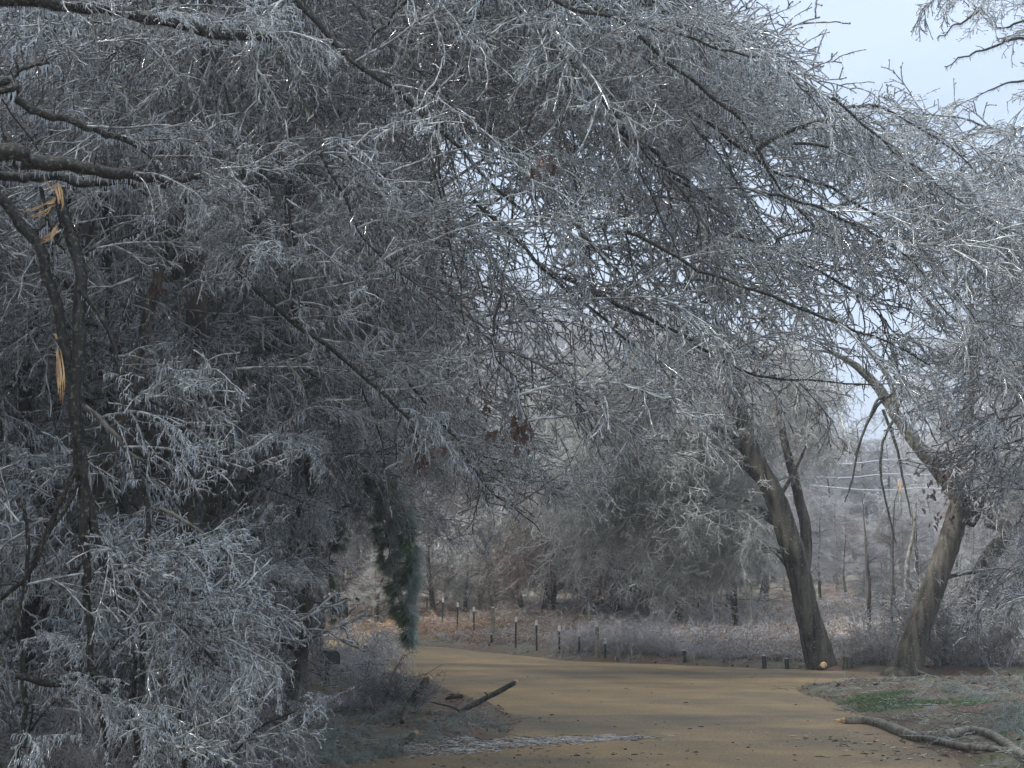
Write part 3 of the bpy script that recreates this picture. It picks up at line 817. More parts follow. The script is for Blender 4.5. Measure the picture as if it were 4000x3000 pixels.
for i, (px, py, d, h) in enumerate(shr):
    g = np.random.default_rng(700 + i); random.seed(700 + i)
    base = Pt(px, py, d); base[2] = gz(base[0], base[1]) - 0.03
    T = thing('iced_shrub', shl[i], 'shrub', base)
    for k in range(5):
        a = g.uniform(-1.1, 1.1) if k % 3 else g.uniform(2.2, 4.0)
        P = grow(base[None] + g.normal(0, 0.06, (1, 3)) * [1, 1, 0], np.array([[math.cos(a) * 0.5, math.sin(a) * 0.5, 1.0]]), np.array([h * g.uniform(0.7, 1.15)]), 10, 0.11, 0.07, g)[0]
        P[:, 2] = np.maximum(P[:, 2], base[2] + 0.03)
        if blocked(P[-1]) or blocked(P[5]): continue
        _, LP = limb(T, base, P, 0.014, 0.005, M['bark'], 'stem', iced=False, wob=0.006, sides=5, n=16, closed=False)
        dress(T, base, LP, 5, DARK[:4] + SPRAY[:2] + FINE[:4], t0=0.12, t1=1.0, head=a, spread=1.3, s0=0.40, s1=0.8, tilt=1.2, name='twig_spray')

# ------------------------------------------------------------------ the big leaning tree right of the middle
d = 32.5
bm = Pt(3200, 2612, d); bm[2] = gz(bm[0], bm[1]) - 0.1
TM = thing('leaning_tree', 'big leaning tree at the far road edge with furrowed trunk and olive grey drooping crown', 'tree', bm)
def mid(T, b, pxs, w, d0, d1, mt, name='limb', nsp=0, lib=OLIVE, **kw):
    ds = np.linspace(d0, d1, len(pxs))
    pts = [Pt(x, y, q) for (x, y), q in zip(pxs, ds)]
    o, P = limb(T, b, pts, [q / 2 / FPX * d0 for q in w], None, M[mt], name, sides=16, wob=0.006, rough=0.07)
    if nsp: dress(T, b, P, nsp, lib, name='branch', **kw)
    return P
mid(TM, bm, [(3215, 2630), (3190, 2520), (3155, 2400), (3120, 2240), (3080, 2100), (3030, 1950), (2960, 1810), (2910, 1680), (2885, 1540), (2870, 1420), (2830, 1300)],
    [126, 100, 92, 90, 82, 68, 50, 34, 16], d, d - 0.6, 'bark2', 'trunk', nsp=8, s0=1.0, s1=1.7, spread=3, t0=0.6)
mid(TM, bm, [(3130, 2300), (3150, 2100), (3110, 1900), (3060, 1700), (3040, 1500), (3080, 1300)], [52, 40, 26, 12], d + 0.6, d + 1, 'bark2', nsp=12, s0=1.2, s1=2.2, spread=3, tilt=0.6)
S = [([(2960, 1810), (2870, 1720), (2750, 1640), (2600, 1560), (2450, 1500)], [44, 34, 20], 12),
     ([(3000, 1900), (2860, 1780), (2720, 1740), (2560, 1760), (2400, 1840), (2300, 1950)], [36, 24, 12], 14),
     ([(3060, 2060), (2950, 1980), (2830, 1940), (2680, 1960), (2550, 2050)], [30, 20, 10], 12),
     ([(2900, 1650), (2800, 1520), (2680, 1420), (2560, 1330)], [34, 20, 10], 9),
     ([(3070, 2070), (2990, 2020), (2900, 2025), (2840, 2030)], [34, 24, 16], 4),
     ([(3100, 2180), (3030, 2150), (2970, 2160)], [22, 16, 12], 2),
     ([(3120, 2250), (3070, 2210), (3020, 2150), (2960, 2130), (2900, 2180), (2830, 2280)], [12, 10, 6], 4),
     ([(2880, 1540), (2950, 1450), (3050, 1400)], [22, 14, 8], 6),
     ([(3040, 1950), (3110, 1830), (3160, 1700), (3200, 1560)], [18, 10, 4], 8)]
for pxs, w, nsp in S:
    nsp = int(nsp * 1.4)
    mid(TM, bm, pxs, w, d, d + 0.8, 'bark2', nsp=nsp, head=math.pi if pxs[-1][0] < pxs[0][0] else 0, spread=1.2, s0=1.0, s1=1.9, tilt=1.1, t0=0.2)
mid(TM, bm, [(3155, 2600), (3130, 2480), (3120, 2400), (3130, 2300)], [14, 12, 8], d - 0.5, d - 0.5, 'bark')

# olive thicket crowns left of it (separate trees), and the frosted pale crown
for i, (px, dd, h, lab, lib, zl) in enumerate([
        (2650, 43, 8.0, 'drooping olive grey tree just left of the leaning trunk', OLIVE, .3), (2420, 46, 8.2, 'olive grey tree with a dense rounded crown behind the frosted bush', OLIVE, .3),
        (2120, 50, 8.4, 'olive brown tree rising behind the middle of the fence line', OLIVE, .28), (2290, 48, 4.6, 'thicket tree wrapped in dark red vines above the bracken', BROWN, .05),
        (2420, 47, 4.4, 'smaller thicket tree with brown vines, right of the red one', BROWN, .05), (2880, 44, 6.8, 'dark drooping tree close behind the leaning trunk', OLIVE, .3)]):
    wood_tree(lab, px, dd, h, 820 + i, nl=19, nsp=4, lib=lib, s0=1.2, s1=2.0, w=0.12, reach=2.8, zlo=zl, name='thicket_tree', lname='branch', up=0.7)

# ------------------------------------------------------------------ right hand trees
d = 30.5
br = Pt(3560, 2575, d); br[2] = gz(br[0], br[1]) - 0.1
TR = thing('leaning_tree', 'right hand tree leaning right with a snapped pale limb and rusty leaf clusters', 'tree', br)
mid(TR, br, [(3500, 2680), (3540, 2610), (3590, 2450), (3650, 2280), (3710, 2110), (3745, 1980), (3765, 1850), (3775, 1700), (3790, 1500), (3800, 1300), (3790, 1100)],
    [150, 112, 92, 88, 84, 70, 54, 40, 28, 14], d, d, 'bark2', 'trunk', nsp=8, lib=FINE, t0=0.55, s0=1.5, s1=2.5, spread=3)
mid(TR, br, [(3745, 1950), (3690, 1870), (3600, 1760), (3500, 1620), (3420, 1500), (3330, 1420), (3240, 1375), (3150, 1365)], [62, 56, 50, 34, 20, 5], d, d - 1, 'palebark', nsp=5, lib=FINE, t0=0.5, head=math.pi, s0=0.8, s1=1.4)
mid(TR, br, [(3500, 1620), (3480, 1500), (3400, 1380), (3300, 1280)], [26, 16, 8], d - .5, d - 1, 'palebark', nsp=5, lib=FINE, head=math.pi, s0=1.0, s1=1.8)
for pxs in ([(3500, 1535), (3440, 1570), (3390, 1650), (3350, 1760), (3330, 1870), (3300, 1960)], [(3520, 1560), (3490, 1640), (3450, 1720), (3440, 1850), (3470, 2000), (3500, 2120)],
            [(3480, 1545), (3430, 1560), (3400, 1620), (3360, 1720), (3340, 1780)], [(3450, 1600), (3500, 1740), (3530, 1880), (3560, 2020)]):
    mid(TR, br, pxs, [13, 10, 5], d - 1, d - 1.2, 'bark', nsp=5, lib=BROWN, head=math.pi / 2, s0=0.5, s1=1.0, tilt=1.8, t0=0.3)
wd = MB()
def strip(T, b, a, c, w, dd, nm='torn_wood'):
    return splinter(T, b, a, c, w, w * 0.6, nm, dd)
strip(TR, br, (3690, 1580), (3698, 1790), 16, d - 0.4)
for pxs in ([(3770, 1850), (3850, 1790), (3960, 1740), (4080, 1690)], [(3700, 2120), (3800, 2010), (3900, 1960)], [(3740, 2000), (3800, 2050), (3830, 1980), (3850, 1900)], [(3640, 2300), (3720, 2250), (3850, 2230)]):
    mid(TR, br, pxs, [22, 16, 8], d, d, 'bark', nsp=5, lib=FINE, s0=1.0, s1=1.8)

d = 31.5
b3 = Pt(3760, 2420, d + 3); b3[2] = gz(b3[0], b3[1]) - 0.1
T3 = thing('leaning_tree', 'tree at the right edge leaning steeply right above the frosted slope', 'tree', b3)
mid(T3, b3, [(3740, 2440), (3790, 2320), (3860, 2190), (3940, 2080), (4030, 1960), (4150, 1820)], [80, 72, 66, 56, 40], d + 3, d + 2, 'bark2', 'trunk', nsp=10, lib=FINE, t0=0.3, s0=1.4, s1=2.4, spread=2.5)
mid(T3, b3, [(3940, 2080), (3900, 2060), (3850, 2050)], [34, 26, 20], d + 2, d + 2, 'bark')

# iced trees standing beyond the right edge, their branches hanging into the picture
def edge_tree(label, px, d_, h, seed, limbs, lib, s0, s1, mt='bark', nsp=9):
    g = np.random.default_rng(seed); random.seed(seed)
    base = Pt(px, 2500, d_); base[2] = gz(base[0], base[1]) - 0.1
    T = thing('iced_tree', label, 'tree', base)
    limb(T, base, [base, base + (0.1, 0, h * 0.5), base + (-0.1, 0.1, h)], 0.17, 0.05, M['bark2'], 'trunk', iced=False, sides=12)
    for pxs, w in limbs:
        s = np.array([base[0], base[1], Pt(*pxs[0], d_)[2]])
        pxs = [(x + (40 if d_ < 18 else 110), y) for x, y in pxs]
        pts = [s] + [Pt(x, y, d_ + g.uniform(-1, 1)) for x, y in pxs]
        _, P = limb(T, base, pts, w / 2 / FPX * d_, 4 / 2 / FPX * d_, M[mt], wob=0.015, sides=6)
        dress(T, base, P, nsp, lib, t0=0.15, head=math.pi, spread=1.3, s0=s0, s1=s1, tilt=0.7)
    return T
edge_tree('iced tree at the top right corner whose open twigs stand against the sky', 4350, 17, 13, 41,
          [([(4100, -150), (3900, -80), (3750, 60), (3620, 150)], 24), ([(4150, 100), (3950, 150), (3780, 200), (3650, 260)], 20), ([(4150, 280), (4000, 310), (3880, 330), (3770, 380)], 18),
           ([(4150, 20), (4000, 60), (3860, 110), (3760, 20)], 18), ([(4150, 450), (4050, 480), (3950, 500), (3900, 560)], 18), ([(4150, -250), (4000, -200), (3850, -150), (3700, -60)], 18)], SPRAY, 0.8, 1.3, nsp=7)
edge_tree('densely iced tree filling the right edge with combs of drooping twigs', 4500, 20, 14, 42,
          [([(4100, 600), (3950, 700), (3850, 850), (3760, 1000)], 24), ([(4150, 900), (3980, 950), (3860, 1080), (3760, 1250)], 24), ([(4150, 1150), (4000, 1220), (3850, 1350), (3730, 1480)], 24),
           ([(4150, 1380), (4000, 1450), (3880, 1560), (3780, 1680)], 24), ([(4150, 1600), (4020, 1650), (3900, 1760), (3800, 1880)], 24), ([(4150, 1780), (4040, 1850), (3930, 1960), (3850, 2060)], 24),
           ([(4150, 1980), (4050, 2050), (3980, 2160), (3900, 2250)], 20)], SPRAY, 0.9, 1.4, nsp=7)
edge_tree('iced tree deeper on the right, its fine crown closing the view', 4250, 36, 15, 43,
          [([(4100, 500), (3900, 700), (3750, 900), (3680, 1150)], 24), ([(4100, 800), (3950, 1000), (3820, 1200), (3720, 1400)], 24), ([(4100, 1200), (3950, 1350), (3850, 1600), (3800, 1800)], 24),
           ([(4100, 1500), (4000, 1700), (3900, 1900), (3850, 2100)], 24), ([(4100, 1900), (4000, 2050), (3900, 2200), (3880, 2300)], 24)], FINE, 1.5, 2.3, nsp=6)

# ------------------------------------------------------------------ far trees: shared trunk and crown meshes
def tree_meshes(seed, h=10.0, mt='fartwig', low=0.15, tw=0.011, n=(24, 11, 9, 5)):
    g = np.random.default_rng(seed)
    P0 = grow(np.zeros((1, 3)), np.array([[g.normal(0, 0.08), g.normal(0, 0.08), 1.0]]), np.array([h]), 16, -0.01, 0.04, g)
    tb = MB(); tubes(tb, P0, np.linspace(0.15, 0.02, 17)[None], 8, 0, rough=0.15)
    s, d_, t = kids(P0, n[0], low, 0.99, 0.7, 1.25, g, 0.3)
    P1 = grow(s, d_, h * 0.36 * (0.5 + 0.6 * g.random(len(t))) * (1.1 - 0.65 * t), 9, 0.10, 0.11, g)
    tubes(tb, P1, np.linspace(0.035, 0.009, 10)[None], 4, 0)
    cb = MB()
    s, d_, t = kids(P1, n[1], 0.1, 1, 0.4, 1.2, g)
    P2 = grow(s, d_, h * 0.12 * (0.4 + g.random(len(t))), 6, 0.14, 0.16, g)
    tubes(cb, P2, np.linspace(tw * 1.2, tw * 0.7, 7)[None], 3, 0)
    s, d_, t = kids(P2, n[2], 0.05, 1, 0.5, 1.3, g)
    P3 = grow(s, d_, h * 0.045 * (0.4 + g.random(len(t))), 3, 0.20, 0.25, g)
    tubes(cb, P3, np.linspace(tw * 0.8, tw * 0.5, 4)[None], 3, 0)
    s, d_, t = kids(P3, n[3], 0.1, 1, 0.6, 1.4, g)
    P4 = grow(s, d_, h * 0.014 * (0.5 + g.random(len(t))), 1, 0.3, 0.3, g)
    tubes(cb, P4, np.linspace(tw * 0.6, tw * 0.3, 2)[None], 3, 0)
    return tb.mesh('trunk', [M['bark2']]), cb.mesh('crown', [M[mt]])
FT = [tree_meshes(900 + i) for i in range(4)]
FO = [tree_meshes(920 + i, mt='olive', low=0.06) for i in range(2)]
FB = [tree_meshes(930 + i, mt='browntwig', low=0.04, n=(26, 10, 8, 4)) for i in range(2)]
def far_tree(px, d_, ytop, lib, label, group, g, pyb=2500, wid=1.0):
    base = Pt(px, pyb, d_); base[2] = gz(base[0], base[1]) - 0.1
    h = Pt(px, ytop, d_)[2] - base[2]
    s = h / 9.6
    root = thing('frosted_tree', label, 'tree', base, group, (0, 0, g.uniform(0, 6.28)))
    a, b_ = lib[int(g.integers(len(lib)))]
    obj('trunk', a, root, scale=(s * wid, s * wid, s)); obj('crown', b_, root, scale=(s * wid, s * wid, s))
g = np.random.default_rng(77)
# behind the bracken bank
for i, (px, yt) in enumerate([(1050, 1350), (1200, 1500), (1330, 1250), (1480, 1500), (1600, 1350), (1740, 1550), (1880, 1400), (2010, 1600), (2150, 1450), (2300, 1650), (2430, 1500), (2580, 1600), (2720, 1450), (2870, 1600), (3000, 1500), (3130, 1750)]):
    lib = FO if i % 3 == 1 else (FB if i % 5 == 2 else FT)
    far_tree(px, 56 + g.uniform(-4, 6), yt + g.uniform(-60, 60), lib, 'frosted tree standing behind the bracken bank', 'trees behind the bracken bank', g, wid=0.9)
for i, (px, yt) in enumerate([(px, 2000 + 120 * math.sin(px)) for px in range(1120, 3000, 115)]):
    far_tree(px, 51 + g.uniform(-2, 3), yt, FB if i % 3 else FO, 'low brown frosted tree at the top of the bracken bank', 'low trees at the top of the bank', g, wid=1.5)
for i in range(26):
    px = 1000 + i * 125 + g.uniform(-40, 40)
    yt = np.interp(px, [1000, 2000, 2600, 3000, 3250, 3500, 3700, 4200], [900, 1150, 1200, 1400, 1680, 1700, 1500, 1200]) + g.uniform(-80, 100)
    far_tree(px, 82 + g.uniform(-6, 10), yt, FT, 'pale hazy frosted tree of the back row', 'hazy trees of the back row', g, wid=1.0)
for i in range(24):
    px = 2900 + i * 52 + g.uniform(-20, 20)
    far_tree(px, 42 + g.uniform(0, 16) + (12 if px < 3400 else 4), 2060 + g.uniform(-110, 90), FT if i % 4 else FB, 'small frosted tree on the slope between the two leaning trunks', 'small trees on the right slope', g, wid=1.1)
for i in range(60):
    px = -300 + i * 78 + g.uniform(-30, 30)
    far_tree(px, 130 + g.uniform(-20, 70), np.interp(px, [0, 2500, 3200, 3450, 3700, 4300], [1300, 1450, 1680, 1760, 1650, 1500]) + g.uniform(-40, 120), FT,
             'blue grey tree on the far hillside', 'trees on the far hillside', g, wid=1.5)
for i in range(12):
    px = -200 + i * 130
    far_tree(px, 34 + g.uniform(-4, 8), 500 + g.uniform(-300, 500), FT, 'tall frosted tree at the back of the left wood', 'trees at the back of the left wood', g)

for i, (x, y, h) in enumerate([(-7.5, 5, 11), (-9, 9, 13), (-8.5, 14, 12), (-11, 17, 13), (-12, 11, 14), (-10.5, 21, 13), (-13, 25, 14), (-12, 3, 12), (-15, 20, 14), (-6.3, 8.2, 8), (-6.9, 10.6, 8), (-5.9, 6.2, 7), (-7.6, 12.6, 8)]):  # left wood carried on out of view, added to shade the lower left shrubs
    base = np.array([x, y, gz(x, y) - 0.1]); a_, b_ = FT[i % 4]
    root = thing('frosted_tree', 'frosted tree of the left wood, unseen outside the left edge of the view, added for its shade', 'tree', base, 'unseen shade trees added outside the left edge', (0, 0, i * 1.3))
    obj('trunk', a_, root, scale=h / 9.6); obj('crown', b_, root, scale=h / 9.6)
# slender trunks seen in the slope thicket
def pole(label, pxs, w, d_, mt, cat='tree', name='bare_trunk', nsp=4, torn=None):
    b = Pt(*pxs[0], d_); b[2] = gz(b[0], b[1]) - 0.1
    T = thing(name, label, cat, b)
    pts = [b] + [Pt(x, y, d_) for x, y in pxs[1:]]
    _, P = limb(T, b, pts, w / 2 / FPX * d_, w * (0.6 if torn else 0.2) / 2 / FPX * d_, M[mt], 'trunk', sides=8)
    dress(T, b, P, nsp, FINE, t0=0.4, spread=3, s0=0.8, s1=1.5, name='branch')
    if torn: splinter(T, b, *torn, 14, 8, 'torn_wood', d_ - 0.1)
pole('thin dark sapling left of the right leaning trunk', [(3478, 2380), (3485, 2200), (3492, 1990), (3510, 1900)], 13, 38, 'bark2')
pole('tan thin trunk leaning close to the right leaning tree', [(3525, 2360), (3545, 2200), (3570, 2080), (3580, 1960)], 26, 38.5, 'palebark')
pole('dark slim trunk with upswept branches between the leaning trees', [(3395, 2400), (3388, 2250), (3380, 2100), (3368, 1950)], 17, 40, 'bark2', nsp=8)
pole('straight thin trunk right of the forked sapling', [(3590, 2300), (3575, 2150), (3560, 1980)], 11, 41, 'bark2')
pole('pale snapped pole left of the big leaning trunk', [(2938, 2400), (2932, 2250), (2924, 2110)], 11, 40, 'palebark', nsp=0, torn=((2922, 2085), (2928, 2140)))
pole('tan broken pole at the left of the pale snapped pole', [(2812, 2400), (2818, 2250), (2828, 2130)], 13, 41, 'palebark', nsp=1)
pole('grey slim trunk beside the tan broken pole', [(2875, 2400), (2872, 2250), (2880, 2100)], 20, 42, 'bark2', nsp=2)
pole('broken trunk with a bright torn top low in the hazy gap', [(3520, 2060), (3518, 1960), (3516, 1900)], 12, 60, 'palebark', nsp=2, torn=((3514, 1885), (3520, 1925)))
pole('thin pale trunk rising out of the thicket left of the vines', [(2300, 2300), (2305, 2200), (2294, 2100)], 14, 42, 'palebark', nsp=2)

# ------------------------------------------------------------------ fence and marker posts along the bank
FB_Y = ([1362, 1424, 1486, 1668, 1728, 1786, 1852, 2014, 2097, 2184, 2262, 2364], [2335, 2350, 2365, 2420, 2455, 2470, 2492, 2528, 2545, 2556, 2562, 2570])
def fence_d(px): return float(G(px, np.interp(px, *FB_Y))[1])
def t_post(px, py, d_, label, cap_h=0.125):
    top = Pt(px, py, d_); zb = gz(top[0], top[1]) - 0.15
    b = np.array([top[0], top[1], zb]); H = top[2] - zb
    T = thing('fence_post', label, 'fence post', b, 'steel posts with white tips along the bank', (R(random.uniform(-1.5, 1.5)), R(random.uniform(-1.5, 1.5)), R(random.uniform(-20, 20))))
    def prism(prof, z0, z1):
        prof = np.array(prof); k = len(prof)
        V = np.concatenate([np.c_[prof, np.full(k, z0)], np.c_[prof, np.full(k, z1)]])
        F = [[i, (i + 1) % k, k + (i + 1) % k, k + i] for i in range(k)]
        return V, F
    tp = [(-0.024, -0.006), (0.024, -0.006), (0.024, 0.003), (0.005, 0.003), (0.005, 0.034), (-0.005, 0.034), (-0.005, 0.003), (-0.024, 0.003)]
    mb = MB(); V, F = prism(tp, 0, H - cap_h); mb.add(V, F)
    for k in range(int(H / 0.06)):                                    # the studs up the face
        V, F = prism([(-0.008, -0.013), (0.008, -0.013), (0.008, -0.0065), (-0.008, -0.0065)], 0.03 + k * 0.06, 0.045 + k * 0.06)
        if 0.045 + k * 0.06 < H - cap_h: mb.add(V, F)
    obj('post', mb.mesh('post', [M['green_steel']], smooth=False), T)
    mb = MB(); tp2 = [(x * 1.35, y * 1.35 - (0.0008 if y < 0 else -0.0008)) for x, y in tp]
    V, F = prism(tp2, H - cap_h, H); mb.add(V, F)
    mb.add(np.r_[[[-0.026, -0.008, H], [0.026, -0.008, H], [0.026, 0.004, H], [-0.026, 0.004, H]]], [[0, 1, 2, 3]])
    tubes(mb, np.array([[[0, 0, H - 0.001], [0, 0, H + 0.012], [0, 0, H + 0.018]]]), np.array([[0.024, 0.020, 0.003]]), 8)
    obj('white_tip', mb.mesh('white_tip', [M['white_paint']], smooth=False), T)
M['green_steel'] = mat('dark_green_steel', (0.03, 0.04, 0.035), 0.5, (0.06, 0.07, 0.06), 20)
M['white_paint'] = mat('white_post_paint', (0.86, 0.86, 0.85), 0.4, (0.90, 0.90, 0.90), 20)
M['post_wood'] = mat('weathered_post_wood', (0.16, 0.15, 0.11), 0.8, (0.36, 0.34, 0.26), 9, 0.6)
M['tar_wood'] = mat('dark_stained_wood', (0.015, 0.02, 0.018), 0.7, (0.04, 0.05, 0.04), 14, 0.6)
tp = [(1362, 2262, 'steel post with white tip, the farthest one at the left end of the row'), (1424, 2276, 'second steel post from the left, just left of the tall wooden post'),
      (1486, 2292, 'steel post standing right of the tall wooden post, left of the pine bough'), (1668, 2321, 'first steel post right of the hanging pine bough'),
      (1728, 2337, 'second steel post right of the hanging pine bough'), (1786, 2355, 'third steel post right of the hanging pine bough'),
      (1852, 2372, 'steel post just left of the leaning wooden post'), (2014, 2411, 'steel post just right of the leaning wooden post, over orange bracken'),
      (2097, 2423, 'steel post in the middle of the orange bracken between the wooden posts'), (2184, 2446, 'steel post with its foot in the frosted bush, over orange bracken'),
      (2262, 2466, 'short looking steel post left of the round topped wooden post'), (2364, 2494, 'steel post almost buried in the frosted bush, tip only')]
for px, py, lab in tp: t_post(px, py, fence_d(px), lab)
def yfar_(px):
    x = (px - 2000) / FPX * 34.5
    return np.interp(x, FARA[:, 0], FARA[:, 1]) + 1.5
for px, py, lab in [(2524, 2543, 'tip of a steel post in the low frosted bush left of the dark stub posts'), (2624, 2576, 'small steel post just left of the tallest dark stub post'),
                    (2701, 2580, 'small steel post just right of the tallest dark stub post'), (2750, 2584, 'small steel post second right of the tallest dark stub post'),
                    (2814, 2590, 'small steel post in the gap between the dark stub posts'), (2866, 2592, 'small steel post, lowest, left of the pair of dark stub posts'), (2930, 2594, 'small steel post nearest the pair of dark stub posts')]:
    t_post(px, py, float(yfar_(px)), lab, 0.08)
def wood_post(pxt, pxb, d_, w, label, mt='post_wood', hook=False, flat_top=True):
    top = Pt(*pxt, d_); bx = Pt(*pxb, d_); zb = gz(bx[0], bx[1]) - 0.2
    b = np.array([bx[0], bx[1], zb]); r = w / 2 / FPX * d_
    T = thing('wooden_post', label, 'post', b)
    P = spline([np.zeros(3), (top - b) * 0.5 + [r * 0.25, 0, 0], top - b], 12)
    mb = MB(); tubes(mb, P[None], np.interp(np.arange(12), [0, 11], [r * 1.05, r])[None], 12, closed=True, rough=0.12)
    obj('shaft', mb.mesh('shaft', [M[mt]]), T)
    mb = MB(); e = top - b
    tubes(mb, np.array([[e, e + [0, 0, 0.012], e + [0, 0, 0.02]]]), np.array([[r * 1.02, r * 0.95, r * 0.3]]), 12, closed=True)
    obj('ice_cap', mb.mesh('ice_cap', [M['icicle']]), T)
    if hook:
        mb = MB(); q = [e + [0.02, 0, 0.01], e + [-0.02, 0, 0.10], e + [-0.12, 0, 0.12], e + [-0.2, 0, 0.09]]
        tubes(mb, spline(q, 12)[None], 0.012, 6); obj('iced_sprig', mb.mesh('iced_sprig', [M['icicle']]), T)
wood_post((1466, 2206), (1460, 2300), 49, 9, 'pale tall wooden post at the far left end of the fence row')
wood_post((1354, 2215), (1353, 2290), 51, 14, 'pale broken wooden post behind the farthest steel post')
wood_post((1926, 2374), (1922, 2520), fence_d(1926), 14, 'leaning weathered wooden post in the middle of the fence row')
wood_post((1919, 2478), (1918, 2520), fence_d(1926) - 0.3, 9, 'short dark stub against the leaning wooden post', 'tar_wood')
wood_post((2331, 2447), (2332, 2560), fence_d(2331), 15, 'round topped wooden post rising from the frosted bush', hook=True)
wood_post((2673, 2541), (2672, 2610), 34.3, 15, 'tallest dark stub post at the far road edge', 'tar_wood')
wood_post((2984, 2562), (2984, 2622), 32.8, 17, 'dark stub post, left one of the pair by the leaning trunk', 'tar_wood')
wood_post((3072, 2573), (3071, 2624), 32.6, 16, 'dark stub post, right one of the pair by the leaning trunk', 'tar_wood')

# brush: loose iced twigs strewn over the verges (one uncountable mass)
g0 = np.random.default_rng(91)
X0 = g0.uniform(-9, 16, 9000); Y0 = g0.uniform(13, 44, 9000); sd0 = sdf(X0, Y0, ROAD)
k0 = (sd0 > 0.15) & (sd0 < 4.5) & (vnoise(X0, Y0, 0.9, 41) + 0.8 * g0.random(9000) > 0.35); X0, Y0 = X0[k0], Y0[k0]; n0 = len(X0)
a0 = g0.uniform(0, 6.28, n0); P0_ = grow(np.c_[X0, Y0, height(X0, Y0) + 0.015], np.c_[np.cos(a0), np.sin(a0), 0.35 * g0.random(n0)], 0.12 + 0.5 * g0.random(n0) ** 2, 5, 0.06, 0.16, g0)
c0_ = np.array([[0.30, 0.32, 0.33], [0.06, 0.05, 0.045], [0.16, 0.12, 0.09], [0.42, 0.46, 0.46]])[g0.integers(0, 4, n0)]
mb = MB(); tubes(mb, P0_, np.linspace(0.006, 0.003, 6)[None], 4, 0, c0_)
s0_, d0_, t0_ = kids(P0_, 3, 0.2, 1, 0.5, 1.1, g0); Q0_ = grow(s0_, d0_, 0.05 + 0.12 * g0.random(len(t0_)), 3, 0.05, 0.2, g0)
tubes(mb, Q0_, np.linspace(0.004, 0.002, 4)[None], 3, 0, np.repeat(c0_, 3, 0))
M['drygrass0'] = mat('strewn_twig', (0, 0, 0), 0.4, scale=20, attr='col', coat=0.3)
tag(obj('strewn_twigs', mb.mesh('strewn_twigs', [M['drygrass0']])), 'small iced twigs broken off and strewn over the verges', 'twigs', kind='stuff')

# mailbox
mbx = Pt(1280, 2564, 26); zb = gz(mbx[0], mbx[1])
MBX = thing('mailbox', 'black roadside mailbox half hidden by iced twigs at the left', 'mailbox', (mbx[0], mbx[1], zb), rot=(0, 0, R(-56)))
M['black_metal'] = mat('black_painted_metal', (0.010, 0.011, 0.013), 0.35, (0.018, 0.02, 0.022), 10)
hz = mbx[2] - zb - 0.12
k = 14; prof = [(-0.10, 0), (0.10, 0)] + [(0.10 * math.cos(a), 0.12 + 0.10 * math.sin(a)) for a in np.linspace(0, math.pi, k)]
prof = np.array(prof); kk = len(prof)
def extr(prof, x0, x1, sc_=1.0):
    kk = len(prof)
    V = np.concatenate([np.c_[np.full(kk, x0), prof * sc_], np.c_[np.full(kk, x1), prof * sc_]])
    F = [[i, (i + 1) % kk, kk + (i + 1) % kk, kk + i] for i in range(kk)]
    c0 = len(V); V = np.vstack([V, [[x0, 0, 0.1]], [[x1, 0, 0.1]]])
    for i in range(kk):
        F.append([i, (i + 1) % kk, c0, c0]); F.append([kk + i, kk + (i + 1) % kk, c0 + 1, c0 + 1])
    return V + [0, 0, hz], F
q = MB(); q.add(*extr(prof, -0.25, 0.25)); obj('body', q.mesh('body', [M['black_metal']], smooth=False), MBX)
q = MB(); q.add(*extr(prof, 0.252, 0.268, 1.04)); obj('door', q.mesh('door', [M['black_metal']], smooth=False), MBX)
q = MB(); tubes(q, np.array([[[0, 0, -0.1], [0, 0, hz - 0.002]]]), 0.05, 4, closed=True); obj('mail_post', q.mesh('mail_post', [M['tar_wood']], smooth=False), MBX)
q = MB(); tubes(q, np.array([[[-0.24, 0, hz + 0.222], [0.0, 0, hz + 0.228], [0.25, 0, hz + 0.222]]]), 0.012, 6); obj('ice_crust', q.mesh('ice_crust', [M['icicle']]), MBX)

